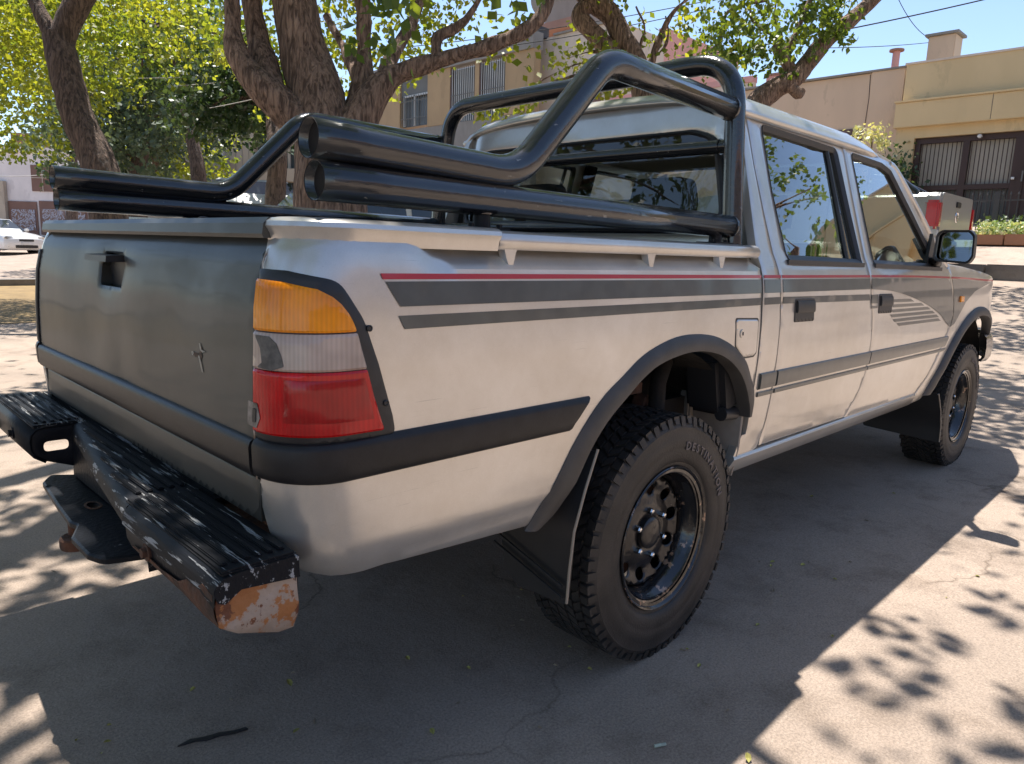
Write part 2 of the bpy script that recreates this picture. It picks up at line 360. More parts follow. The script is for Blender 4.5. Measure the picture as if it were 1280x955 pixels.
def sheet_mesh(outer, holes, f, step=.03, thick=.004, edge=.005, edrop=.0025, back=True):
    """a panel cut from a curved surface. f(u, v, off) -> (x, y, z), off outward"""
    loops = [densify(outer, step)]+[densify(h, step) for h in holes]
    def ok(P): 
        r = inside(P, loops[0])
        for h in loops[1:]: r &= ~inside(P, h)
        return r
    ring = []
    if edge:
        for lp in loops:
            t = np.roll(lp, -1, 0)-np.roll(lp, 1, 0); nrm = np.stack([-t[:, 1], t[:, 0]], 1); nrm /= np.linalg.norm(nrm, axis=1)[:, None]+1e-9
            for sg in (1, -1):
                q = lp+nrm*edge*sg; q = q[ok(q)]; q = q[bdist(q, loops) > edge*.8] if len(q) else q
                ring.append(q)
    mn, mx = loops[0].min(0), loops[0].max(0)
    gx = np.arange(mn[0]+step*.5, mx[0], step); gy = np.arange(mn[1]+step*.5, mx[1], step)
    G = np.array([(a, b) for a in gx for b in gy]) if len(gx) and len(gy) else np.zeros((0, 2))
    if len(G): G = G[ok(G)]
    if len(G): G = G[bdist(G, loops) > max(edge*1.8, step*.4)]
    pts = []; edges = []; nb = 0
    for lp in loops:
        k = len(lp); edges += [(nb+i, nb+(i+1) % k) for i in range(k)]; pts += [tuple(p) for p in lp]; nb += k
    for q in ring: pts += [tuple(p) for p in q]
    pts += [tuple(p) for p in G]
    vo, eo, fo, ov, oe, of = delaunay_2d_cdt([Vector(p) for p in pts], edges, [], 0, 1e-6, True)
    V = np.array([tuple(v) for v in vo]); F = np.array([tuple(t) for t in fo])
    cen = V[F].mean(1); F = F[ok(cen)]
    isb = np.array([any(i < nb for i in o) if len(o) else False for o in ov])
    used = sorted(set(F.ravel())); mp = {a: i for i, a in enumerate(used)}
    top = [f(V[a][0], V[a][1], -edrop if (isb[a] and edge) else 0.) for a in used]
    faces = [tuple(mp[i] for i in t) for t in F]
    n = len(top)
    if back:
        bot = [f(V[a][0], V[a][1], -thick) for a in used]
        cnt = {}
        for t in faces:
            for i in range(3):
                a, b = t[i], t[(i+1) % 3]; cnt[(a, b)] = 1
        bf = [(c+n, b+n, a+n) for a, b, c in faces]
        walls = [(b, a, a+n, b+n) for (a, b) in cnt if (b, a) not in cnt]
        verts = top+bot; allf = faces+bf+walls
    else: verts = top; allf = faces
    me = bpy.data.meshes.new('sheet'); me.from_pydata([tuple(v) for v in verts], [], allf)
    bm = bmesh.new(); bm.from_mesh(me); bmesh.ops.recalc_face_normals(bm, faces=bm.faces); bm.to_mesh(me); bm.free()
    return me
def sheet(name, outer, holes, f, m, parent, smooth=35, **k):
    return link(name, sheet_mesh(outer, holes, f, **k), m, parent, smooth)
# ================================================================== the pickup
truck = thing('pickup_truck', 'silver four-door pickup with black roll bars and rusty step bumper, filling the foreground', 'pickup truck')
def smooth(t): t = min(1., max(0., t)); return t*t*(3-2*t)
ZK = [.40, .47, .50, .535, .575, .62, .66, .75, .85, .95, 1.05, 1.10, 1.14, 1.17, 1.30, 1.45, 1.56, 1.60, 1.635, 1.66, 1.70]
YC = [.770, .785, .797, .806, .812, .822, .826, .833, .838, .838, .832, .825, .812, .797, .757, .712, .679, .666, .642, .60, .45]
ZB = [.40, .52, .56, .59, .615, .66, .75, .85, .95, 1.05, 1.10, 1.14, 1.165, 1.185, 1.2]
YB = [.770, .792, .803, .812, .824, .829, .834, .838, .838, .832, .826, .82, .812, .803, .79]
def _smo(zk, yk):
    z = np.linspace(.38, 1.72, 700); y = np.interp(z, zk, yk); k = np.hanning(15); k /= k.sum()
    yy = np.convolve(np.pad(y, 7, 'edge'), k, 'valid'); return z, yy
_c = _smo(ZK, YC); _b = _smo(ZB, YB)
def Yc(z): return float(np.interp(z, *_c))
def Yb(z): return float(np.interp(z, *_b))
XRZ = [.55, .60, .66, .75, .85, .95, 1.05, 1.13, 1.17, 1.195]; XRX = [-1.055, -1.083, -1.10, -1.108, -1.110, -1.107, -1.100, -1.084, -1.068, -1.052]
def xr(z): return float(np.interp(z, XRZ, XRX))
U0, RC = -1.0, .105
def bedmap(sg):
    def f(u, z, off):
        Y = Yb(z) - .036*smooth((z-1.122)/.03)*smooth((u+.86)/.12)*smooth((.5-u)/.02)
        X0 = xr(z)+RC
        if u >= U0:
            x = u+(X0-U0)*(1-smooth((u-U0)/.15)); return (x, sg*(Y+off), z)
        a = (U0-u)/RC
        if a < PI/2: return (X0-(RC+off)*math.sin(a), sg*(Y-RC+(RC+off)*math.cos(a)), z)
        v = U0-u-RC*PI/2
        return (X0-RC-off, sg*(Y-RC-v), z)
    return f
def fender_in(x): return .115*smooth((x-3.15)/.75)**1.5
def cabmap(sg):
    return lambda x, z, off: (x, sg*(Yc(z)-fender_in(x)+off), z)
UE = U0-RC*PI/2-.006      # rear-face edge of the bed corner (|y| about .711)
ARC_O = [(-.508, .522), (-.500, .536), (-.450, .63), (-.400, .710), (-.345, .775), (-.288, .825), (-.224, .863), (-.16, .9), (-.094, .925), (0, .945), (.094, .948), (.19, .938), (.274, .914), (.34, .885), (.40, .845), (.437, .80), (.466, .76), (.478, .717), (.475, .672)]
ARC_I = [(-.472, .518), (-.458, .526), (-.419, .556), (-.384, .62), (-.345, .691), (-.29, .755), (-.215, .81), (-.155, .85), (-.09, .878), (0, .895), (.085, .900), (.165, .892), (.24, .873), (.30, .845), (.355, .808), (.395, .765), (.425, .72), (.440, .69), (.446, .665)]
def spl2(p, n=3): return [(v.x, v.y) for v in spline([(a, b, 0) for a, b in p], n)]
ARC_O = spl2(ARC_O); ARC_I = spl2(ARC_I)
def midarc(t): return [((1-t)*a[0]+t*b[0], (1-t)*a[1]+t*b[1]) for a, b in zip(ARC_I, ARC_O)]

def strip_loft(name, A, B, f, prof, m, parent, smooth_=40, close_ends=True):
    """profile swept between two polylines on a panel surface; prof = [(t, off)]"""
    bm = bmesh.new(); rows = []
    for a, b in zip(A, B): rows.append([bm.verts.new(f(a[0]+(b[0]-a[0])*t, a[1]+(b[1]-a[1])*t, off)) for t, off in prof])
    for r, q in zip(rows, rows[1:]):
        for i in range(len(prof)-1): bm.faces.new((r[i], r[i+1], q[i+1], q[i]))
    if close_ends: bm.faces.new(rows[0]); bm.faces.new(rows[-1][::-1])
    return link(name, bm_mesh(bm), m, parent, smooth_)

LAMP_OUT = None
for sg in (-1, 1):
    fb = bedmap(sg); fc = cabmap(sg)
    # ---- bed side panel with the corner round to the tailgate
    ol = [(UE, .700), (-1.155, .655), (-1.130, .604), (-1.10, .578), (-1.055, .565), (-.99, .560), (-.92, .560), (-.46, .530)]
    ol += [(x-.004, z-.004) for x, z in midarc(.5) if z > .54]
    ol += [(.470, .665), (.476, .80), (.474, 1.0), (.470, 1.168), (-1.03, 1.168), (UE, 1.168)]
    side = sheet('bed_side', ol, [], fb, 'silver', truck, step=.024, thick=.006, edge=.004)
    if sg < 0: side['label'] = 'silver bed side with grey and red stripes and wheel arch'
    # flare
    strip_loft('wheel_arch_flare', ARC_I, ARC_O, fb, [(0, -.03), (-.01, .004), (.05, .014), (.35, .016), (.8, .010), (1., .002), (1., -.004)], 'flare', truck)
    # rail cap in two lengths
    prof = [(.0, -.006), (.004, .012), (.012, .024), (.010, .032), (.002, .037), (-.02, .040), (-.085, .040), (-.095, .036), (-.095, .01)]
    bm = bmesh.new(); rows = []
    us = list(np.linspace(UE+.004, U0, 12))+list(np.linspace(-.96, -.635, 7))
    for u in us:
        row = []
        for off, dz in prof:
            p = Vector(fb(u, 1.168, off)) if u < U0 else Vector((u+(xr(1.168)+RC-U0)*(1-smooth((u-U0)/.15)), sg*(Yb(1.168)+off), 0)); 
            if u < U0-.09: p.x = max(p.x, -1.1)
            row.append(bm.verts.new((p.x, p.y, 1.160+dz)))
        rows.append(row)
    for r, q in zip(rows, rows[1:]):
        for i in range(len(prof)-1): bm.faces.new((r[i], r[i+1], q[i+1], q[i]))
    bm.faces.new(rows[0]); bm.faces.new(rows[-1][::-1])
    link('rail_cap', bm_mesh(bm), 'silver', truck, 40)
    bm = bmesh.new(); rows = []
    Yr = Yb(1.168)-.006
    pr2 = [(-.012, -.004), (.006, -.006), (.014, .002), (.016, .014), (.010, .026), (-.004, .032), (-.08, .033), (-.095, .028), (-.095, .0)]
    for x in (-.632, -.62, -.3, 0, .3, .462, .470):
        rows.append([bm.verts.new((x, sg*(Yr+o+(0 if -.63 < x < .465 else -.006)), 1.163+dz)) for o, dz in pr2])
    for r, q in zip(rows, rows[1:]):
        for i in range(len(pr2)-1): bm.faces.new((r[i], r[i+1], q[i+1], q[i]))
    bm.faces.new(rows[0]); bm.faces.new(rows[-1][::-1])
    link('rail_trim', bm_mesh(bm), 'silver', truck, 40)
    for hx in (-.615, -.115, .235):
        b = MB(); b.prism([(hx-.004, 1.162), (hx+.036, 1.162), (hx+.030, 1.150), (hx+.024, 1.126), (hx+.012, 1.124), (hx+.004, 1.14)], sg*.792, sg*.812); b.build('rope_hook', 'silver', truck)
    # ---- stripes on the bed
    if True:
        sheet('red_pinstripe', [(-.932, 1.100), (.468, 1.098), (.468, 1.107), (-.938, 1.110)], [], lambda u, z, o: fb(u, z, o+.0018), 'graphic_red', truck, step=.03, thick=.0004, edge=0)
        sheet('grey_stripe', [(-.925, 1.096), (.468, 1.094), (.468, 1.052), (-.890, 1.052)], [], lambda u, z, o: fb(u, z, o+.0018), 'graphic', truck, step=.03, thick=.0004, edge=0)
        sheet('grey_stripe', [(-.895, 1.036), (.468, 1.038), (.468, 1.016), (-.882, 1.012)], [], lambda u, z, o: fb(u, z, o+.0018), 'graphic', truck, step=.03, thick=.0004, edge=0)
    # ---- lower black moulding, wrapping the corner
    n = 44; A = []; B = []
    for i in range(n+1):
        u = UE+.002+(-.405-UE)*i/n; e = smooth((u+.44)/.035)
        A.append((u, .757-.004*smooth((u+1.2)/.2)+.0*e)); B.append((u+.050*smooth((u+.50)/.1), .829))
    A[-1] = (A[-1][0]-.01, A[-1][1]+.012)
    strip_loft('side_moulding', A, B, fb, [(0, -.003), (.03, .006), (.10, .011), (.30, .0125), (.80, .013), (.93, .009), (.98, .004), (1, -.003)], 'moulding', truck)
    # ---- tail lamp
    le = UE+.006
    bz = fil2([(UE+.002, .828), (-.903, .8245), (-.910, .86), (-.940, .955), (-.972, 1.035), (-1.025, 1.098), (-1.11, 1.112), (UE+.002, 1.113)], [.006, .012, .04, .2, .12, .05, .05, .003])
    lamp = sheet('tail_lamp', bz, [], lambda u, z, o: fb(u, z, o+.006), 'black_plastic', truck, step=.02, thick=.02, edge=.004)
    def lens(nm, pl, m, rr=.004):
        return sheet(nm, fil2(pl, rr), [], lambda u, z, o: fb(u, z, o+(.013 if sg < 0 else .004)), m, lamp, step=.012, thick=.012, edge=.004, edrop=.003)
    e3 = lambda z: float(np.interp(z, [.84, .948, 1.012, 1.04, 1.068, 1.086, 1.094], [-.934, -.967, -.988, -1.001, -1.025, -1.06, -1.11]))
    lens('amber_lens', [(le, 1.013), (e3(1.013), 1.014), (e3(1.03), 1.03), (e3(1.045), 1.045), (e3(1.06), 1.06), (e3(1.072), 1.072), (e3(1.084), 1.084), (e3(1.094), 1.094), (le, 1.097)], 'amber')
    lens('clear_lens', [(le, .950), (e3(.950), .950), (e3(.98), .98), (e3(1.0115), 1.0115), (le, 1.0105)], 'clear')
    lens('red_lens', [(le, .842), (e3(.842)+.004, .838), (e3(.9), .9), (e3(.9485), .9485), (le, .9485)], 'red')
    if sg < 0:
        hol = lambda nm, pl, o, m: sheet(nm, fil2(pl, .003), [], lambda u, z, of: fb(u, z, of+o), m, lamp, step=.012, thick=.001, edge=0)
        hol('broken_hole', [(-1.150, .953), (-1.138, .962), (-1.142, .985), (-1.155, 1.006), (-1.125, 1.006), (-1.112, .995), (-1.104, .975), (-1.100, .958), (-1.118, .951)], .0143, mat('lamp_hole', (.12, .105, .095), .4, var=.6, vscale=60))
        hol('broken_hole', [(-1.178, .852), (-1.150, .850), (-1.142, .868), (-1.148, .892), (-1.176, .893)], .0143, mat('lamp_hole_b', (.22, .2, .19), .3, var=.9, vscale=50))
        hol('broken_hole', [(-1.160, .858), (-1.151, .860), (-1.150, .882), (-1.158, .884)], .0155, 'black_plastic')
        # inner lens border lines
        sheet('reflector_band', [(-1.10, .865), (e3(.865)-.012, .862), (e3(.93)-.012, .935), (-1.10, .937)], [], lambda u, z, o: fb(u, z, o+.0146), 'red_deep', lamp, step=.02, thick=.0008, edge=.002, edrop=.001)
    for su, sz in ((-.962, 1.018), (-.926, .885)):
        b = MB(); p = Vector(fb(su, sz, .007)); b.lathe([(0, -.003*sg), (.0058, -.003*sg), (.0058, .001*sg), (.0040, .0018*sg), (.003, .0005*sg), (0, .0005*sg)], p, 'y', 14); b.build('screw', 'black_plastic', lamp, 30)

    # ---- cab side
    # rear corner / C pillar
    REAR = [(.600, .540), (.612, .70), (.612, .95), (.604, 1.10), (.590, 1.30), (.583, 1.45), (.592, 1.615)]
    cp = [(.486, .60), (.480, .668), (.484, .80), (.486, 1.0), (.492, 1.18), (.528, 1.45), (.556, 1.632)]
    cpil = sheet('cab_corner', cp[::-1]+[(.462, .60), (.435, .50), (.590, .535)]+[(x-.003, z) for x, z in REAR], [], fc, 'silver', truck, step=.024, thick=.03, edge=.004)
    # rear door
    MID = [(1.345, .535), (1.40, .60), (1.448, .70), (1.461, .78), (1.445, .90), (1.405, 1.03), (1.391, 1.10), (1.388, 1.30), (1.384, 1.45), (1.383, 1.615)]
    rd_out = [(x+.003, z) for x, z in REAR][::-1]+[(.603, .541)]+[(x-.003, z) for x, z in MID]
    win_r = fil2([(.690, 1.155), (1.335, 1.150), (1.318, 1.35), (1.300, 1.585), (.685, 1.592), (.672, 1.38)], [.03, .015, .1, .03, .03, .3])
    rdoor = sheet('rear_door', rd_out, [win_r], fc, 'silver', truck, step=.026, thick=.03, edge=.004)
    # front door
    FR = [(2.235, .525), (2.33, .585), (2.43, .69), (2.52, .80), (2.572, .88), (2.56, .97), (2.50, 1.08), (2.475, 1.135), (2.40, 1.20), (2.17, 1.42), (1.985, 1.585), (1.93, 1.612)]
    fd_out = [(x+.003, z) for x, z in MID][::-1]+[(1.352, .531)]+[(x-.003, z) for x, z in FR]
    win_f = fil2([(1.470, 1.150), (2.330, 1.142), (2.10, 1.375), (1.90, 1.560), (1.80, 1.582), (1.455, 1.588)], [.015, .02, .5, .05, .05, .03])
    fdoor = sheet('front_door', fd_out, [win_f], fc, 'silver', truck, step=.026, thick=.03, edge=.004)
    for door, wpoly, gx in ((rdoor, win_r, 1.0), (fdoor, win_f, 1.8)):
        cx = sum(p[0] for p in wpoly)/len(wpoly); cz = sum(p[1] for p in wpoly)/len(wpoly)
        inn = []
        wp = np.array(wpoly)
        t = np.roll(wp, -1, 0)-np.roll(wp, 1, 0); nr = np.stack([-t[:, 1], t[:, 0]], 1); nr /= np.linalg.norm(nr, axis=1)[:, None]+1e-9
        if (nr[0]@(np.array([cx, cz])-wp[0])) < 0: nr = -nr
        ip = wp+nr*.017; op = wp-nr*.003
        strip_loft('window_seal', [tuple(p) for p in ip]+[tuple(ip[0])], [tuple(p) for p in op]+[tuple(op[0])], fc, [(0, -.022), (0, -.007), (.3, -.003), (.8, .001), (1, .003), (1.1, -.004)], 'black_plastic', door, 40, False)
        sheet('window_glass', [tuple(p) for p in (wp+nr*.008)], [], lambda x, z, o: fc(x, z, o-.016), 'glass', door, step=.08, thick=.003, edge=0, back=False)
    b = MB(); p0, p1 = Vector(fc(1.225, 1.16, -.013)), Vector(fc(1.235, 1.58, -.013)); b.tube([p0, p0.lerp(p1, .5), p1], .009, 6); b.build('division_bar', 'black_plastic', rdoor, 40)
    # belt weatherstrip
    MB().prism([(.675, 1.140), (1.345, 1.137), (1.345, 1.153), (.675, 1.156)], sg*(Yc(1.148)-.004), sg*(Yc(1.148)+.007)).build('belt_strip', 'black_plastic', rdoor)
    MB().prism([(1.458, 1.136), (2.36, 1.126), (2.36, 1.143), (1.458, 1.153)], sg*(Yc(1.142)-.004), sg*(Yc(1.142)+.007)).build('belt_strip', 'black_plastic', fdoor)
    # handles: dark recess + flap
    for door, hx, sc_ in ((rdoor, .706, 1.), (fdoor, 1.487, 1.)):
        pl = fil2([(hx, .952), (hx+.155, .950), (hx+.155, 1.030), (hx, 1.032)], .008)
        cup = sheet('handle_recess', pl, [], lambda x, z, o: fc(x, z, o+.003), 'black_plastic', door, step=.03, thick=.006, edge=.003)
        strip_loft('door_handle', [(hx+.010, .984), (hx+.145, .982)], [(hx+.010, 1.024), (hx+.145, 1.022)], fc, [(0, .001), (0, .009), (.2, .011), (.8, .010), (1, .007), (1, .001)], 'black_plastic', door, 30)
    # door mouldings
    for door, par, xa, xb, sl in ((cpil, cpil, .502, .606, 0), (rdoor, rdoor, .619, None, 0), (fdoor, fdoor, None, 2.545, .05)):
        for za, zb, m, o in ((.745, .800, 'graphic', .009), (.722, .738, 'graphic', .005)):
            x0a = xa if xa else 1.449; x0b = xa if xa else 1.455
            x1a = xb-sl if xb else 1.441; x1b = xb if xb else 1.448
            if m == 'graphic' and o == .005: x1a += .0
            strip_loft('door_moulding', [(x0a, za), (x1a, za)], [(x0b, zb), (x1b, zb)], lambda x, z, oo: fc(x, z, oo), [(0, -.001), (.06, o*.8), (.2, o), (.8, o), (.94, o*.8), (1, -.001)], m, par, 30)
    # stripes over the cab
    drop = lambda x: -.016*smooth((x-1.6)/1.8)-.012*smooth((x-2.6)/.9)
    def cabstripe(nm, A, m, par): sheet(nm, A, [], lambda x, z, o: fc(x, z, o+.0018), m, par, step=.03, thick=.0004, edge=0)
    def band(x0, x1, z0, z1, n=10):
        xs = np.linspace(x0, x1, n); return [(x, z0+drop(x)) for x in xs]+[(x, z1+drop(x)) for x in xs[::-1]]
    for par, x0, x1 in ((cpil, .492, .605), (rdoor, .614, 1.385), (fdoor, 1.402, 2.468)):
        cabstripe('red_pinstripe', band(x0, x1, 1.098, 1.107), 'graphic_red', par)
    for par, x0, x1 in ((cpil, .492, .603), (rdoor, .618, 1.384)):
        cabstripe('grey_stripe', band(x0, x1, 1.052, 1.094), 'graphic', par)
        x1b = x1 if x1 > 1 else x1
        cabstripe('grey_stripe', [(x0, 1.016), (x1 if x1 < 1 else 1.39, 1.008 if x1 > 1 else 1.016), (x1 if x1 < 1 else 1.375, 1.032 if x1 > 1 else 1.038), (x0, 1.038)], 'graphic', par)
    # swoosh on the front door: upper edge follows the red line, lower edge curves down to the wing
    lo = spl2([(1.402, 1.052), (1.65, 1.040), (1.90, 1.010), (2.15, .965), (2.35, .915), (2.46, .872), (2.545, .845)], 5)
    up = [(x, 1.094+drop(x)) for x in np.linspace(2.44, 1.402, 12)]
    cabstripe('grey_swoosh', lo+[(2.562, .90), (2.553, .97), (2.49, 1.062)]+up, 'graphic', fdoor)
    for k, (xa, xb, z) in enumerate(((1.63, 1.93, 1.000), (1.66, 2.08, .978), (1.66, 2.18, .957), (1.66, 2.26, .936), (1.70, 2.33, .915), (1.76, 2.37, .895))):
        cabstripe('speed_line', [(xa+.03*k*0, z-.006), (xb, z-.010), (xb-.05, z+.004), (xa-.03, z+.007)], 'graphic', fdoor)
    cabstripe('speed_line', [(1.402, .975), (1.475, .975), (1.475, .985), (1.402, .985)], 'graphic', fdoor)
    cabstripe('speed_line', [(1.402, .995), (1.475, .995), (1.475, 1.03), (1.402, 1.03)], 'graphic', fdoor)

    # ---- front wing with arch
    FA_I = spl2([(2.46, .50), (2.50, .545), (2.60, .66), (2.72, .765), (2.86, .84), (3.02, .878), (3.18, .876), (3.33, .84), (3.45, .775), (3.53, .70), (3.56, .66)], 4)
    FA_O = spl2([(2.385, .50), (2.43, .56), (2.55, .69), (2.685, .805), (2.84, .885), (3.01, .928), (3.19, .926), (3.36, .885), (3.50, .81), (3.59, .72), (3.62, .66)], 4)
    md = [((a[0]+b[0])/2, (a[1]+b[1])/2) for a, b in zip(FA_I, FA_O)]
    back = [(x+.003, z) for x, z in FR[:8]]
    wing = back[::-1]+[(2.24, .470)]+[(2.39, .475)]+md[2:]+[(3.68, .70), (3.80, .80), (3.815, .93), (3.74, 1.02), (3.5, 1.085), (3.1, 1.125), (2.75, 1.150), (2.50, 1.162)]
    fw = sheet('front_wing', wing, [], fc, 'silver', truck, step=.03, thick=.012, edge=.004)
    strip_loft('front_arch_flare', FA_I, FA_O, fc, [(0, -.03), (-.02, .006), (.05, .020), (.4, .022), (.85, .012), (1, .002), (1, -.004)], 'flare', truck)
    sw = [(2.553, .845), (2.62, .86), (2.68, .90), (2.78, .965), (2.95, 1.02), (3.2, 1.055), (3.3, 1.06)]
    cabstripe('grey_swoosh', sw+[(x, 1.094+drop(x)) for x in np.linspace(3.3, 2.51, 10)]+[(2.56, .98), (2.578, .90)], 'graphic', fw)
    cabstripe('red_pinstripe', band(2.50, 3.42, 1.098, 1.107), 'graphic_red', fw)
    sheet('side_indicator', fil2([(2.66, .968), (2.72, .968), (2.72, 1.000), (2.66, 1.000)], .006), [], lambda x, z, o: fc(x, z, o+.010), 'amber', fw, step=.02, thick=.012, edge=.003)
    # sill
    A = [(x, .464) for x in np.linspace(.40, 2.24, 14)]; B = [(x, .531) for x in np.linspace(.44, 2.232, 14)]
    strip_loft('sill', A, B, fc, [(0, -.06), (0, -.006), (.12, .002), (.6, .006), (.85, .008), (.95, .003), (1, -.003), (1, -.05)], 'silver', truck, 40)
    # fuel flap (only on the right)
    if sg < 0:
        ff = sheet('fuel_flap', fil2([(.318, .978), (.452, .972), (.455, .872), (.44, .862), (.375, .862), (.325, .90)], [.01, .01, .01, .01, .01, .02]), [], lambda x, z, o: fb(x, z, o+.0035), 'silver', truck, step=.02, thick=.008, edge=.003)
        b = MB(); p = Vector(fb(.352, .935, .004)); b.lathe([(0, -.002), (.013, -.002), (.013, 0), (.010, 0), (.009, .0015), (0, .0015)], p, 'y', 20); b.build('lock', 'silver', ff, 30)
        b = MB(); b.box(p+Vector((0, -.003, 0)), (.003, .002, .010)); b.build('keyhole', 'black_plastic', ff)
        # dark gap round the flap
        strip = [(.313, .983), (.457, .977), (.460, .868), (.442, .857), (.372, .857), (.320, .897)]
        sheet('flap_gap', fil2(strip, .01), [], lambda x, z, o: fb(x, z, o+.0008), 'black_plastic', truck, step=.04, thick=.002, edge=0)

# ---- tailgate
def tgf(y, z, off): return (xr(z)-.001-off, y, z)
tg_out = [(-.716, .751), (.716, .751), (.718, 1.0), (.716, 1.192), (-.716, 1.192), (-.718, 1.0)]
hole = fil2([(-.015, 1.038), (.150, 1.036), (.158, 1.085), (.128, 1.118), (.0, 1.118), (-.022, 1.09)], .012)
def tgf2(y, z, off):
    d = .0
    # pressed shoulder near the top and a shallow dish round the handle
    d += .007*smooth((1.155-z)/.012)-.007
    r = math.hypot((y-.07)/.13, (z-1.075)/.07); d -= .010*math.exp(-r*r)
    # old knocks
    for (a, b_, s, h) in ((.20, .93, .12, .006), (-.02, .87, .09, .005), (.33, 1.08, .1, .004), (-.30, .98, .14, .004), (-.45, 1.10, .1, .003)): d -= h*math.exp(-((y-a)**2+(z-b_)**2)/s**2)
    return (xr(z)-.001-d-off, y, z)
tg = sheet('tailgate', tg_out, [hole], tgf2, 'shaded_silver', truck, step=.022, thick=.035, edge=.004)
tg['label'] = 'dull silver tailgate, its colour darkened for shade, with a chipped dent'
b = MB(); b.prism([(-.700, 1.168), (-.700, 1.188), (.700, 1.188), (.700, 1.168)], -1.082, -1.05, 0); 
b = MB(); cap = [(-1.083, 1.163), (-1.086, 1.17), (-1.083, 1.188), (-1.073, 1.198), (-1.03, 1.200), (-1.02, 1.19), (-1.02, 1.165)]
b.prism(cap, -.714, .714); b.build('tailgate_cap', 'shaded_silver', tg, 30)
b = MB(); b.span((-1.065, -.03, 1.03), (-1.045, .165, 1.122)); b.build('handle_recess', 'black_plastic', tg)
b = MB(); b.prism([(-1.120, 1.098), (-1.118, 1.112), (-1.085, 1.114), (-1.06, 1.11), (-1.06, 1.098)], .005, .172); b.build('tailgate_handle', 'black_plastic', tg, 20)
strip_loft('tailgate_moulding', [(y, .754) for y in np.linspace(-.716, .716, 20)], [(y, .823) for y in np.linspace(-.716, .716, 20)], tgf, [(0, -.014), (.03, .005), (.10, .010), (.30, .012), (.80, .0125), (.93, .009), (.98, .004), (1, -.003)], 'moulding', tg)
# chip in the paint
def blob(cx, cy, r, n, jag=.5, sx=1., sy=1.): return [(cx+sx*r*(1+jag*random.uniform(-1, .6))*math.cos(2*PI*i/n), cy+sy*r*(1+jag*random.uniform(-1, .6))*math.sin(2*PI*i/n)) for i in range(n)]
def chip(pl, m, o_): sheet('paint_chip', pl, [], lambda y, z, o: (tgf2(y, z, 0)[0]-o_, y, z), m, tg, step=.004, thick=.0004, edge=0, back=False)
chip(blob(-.472, .938, .006, 17, .45, 2.6, .8), 'chip_rust', .0010); chip(blob(-.493, .937, .007, 17, .45, 1.2, 1.5), 'chip_rust', .0012); chip(blob(-.500, .950, .0045, 11, .4, 1.3, 1.6), 'chip_rust', .0012)
chip([(-.484, .938), (-.490, .939), (-.500, .925), (-.508, .908), (-.502, .909), (-.493, .924)], 'chip', .0016); chip([(-.487, .962), (-.493, .963), (-.500, .951), (-.520, .950), (-.506, .946), (-.494, .950)], 'chip', .0016); chip(blob(-.457, .939, .004, 9, .4, 1.5, 1.2), 'chip', .0016)
# ragged bright edge where the paint has flaked along the right shut line
ed = [(-.717+.0035*random.random(), z) for z in np.linspace(.75, 1.185, 50)]; 
sheet('flaked_edge', [(-.7205, .75), (-.7205, 1.188)]+ed[::-1], [], lambda y, z, o: tgf2(y, z, o+.001), 'edge', tg, step=.02, thick=.001, edge=0)
# panel under the tailgate
sheet('rear_sill_panel', [(-.712, .668), (.712, .668), (.712, .746), (-.712, .746)], [], lambda y, z, o: (xr(z)+.004-.006*smooth((.715-z)/.035)-o, y, z), 'shaded_silver', truck, step=.03, thick=.02, edge=.004)  # silver panel, its shade put into the darker colour
# bed: floor, inner walls, bulkhead, inner wheel boxes
b = MB(); b.span((-1.03, -.69, .72), (-.48, .69, .74)); b.span((-.479, -.49, .72), (.44, .49, .74)); b.build('bed_floor', 'bed', truck)
for sg in (-1, 1):
    b = MB(); b.span((-1.03, sg*.700, .921), (.439, sg*.722, 1.17)); b.span((-1.03, sg*.700, .72), (-.48, sg*.722, .92)); b.build('bed_inner_wall', 'bed', truck)
b = MB(); b.span((.441, -.60, .60), (.462, .60, .921)); b.span((.441, -.73, .922), (.462, .73, 1.175)); b.build('bed_bulkhead', 'bed', truck)
b = MB(); b.span((-1.055, -.69, .76), (-1.04, .69, 1.16)); b.build('tailgate_inner', 'bed', tg)
# dark closing panels behind the shut lines, and floor pan
b = MB()
for sg in (-1, 1):
    b.span((.50, sg*.755, .54), (2.44, sg*.765, 1.10))
    b.span((.462, sg*.70, .60), (.50, sg*.775, 1.14))
    for X in (.605, 1.39): 
        b.tube([(X, sg*(Yc(1.10)-.055), 1.09), (X-.0, sg*(Yc(1.3)-.045), 1.3), (X, sg*(Yc(1.6)-.045), 1.60)], .035, 6)
b.span((.50, -.755, .50), (2.6, .755, .54)); b.span((-1.03, -.62, .60), (.44, .62, .70)); b.span((2.5, -.55, .52), (3.6, .55, .95))
b.build('floor_pan', 'under', truck)

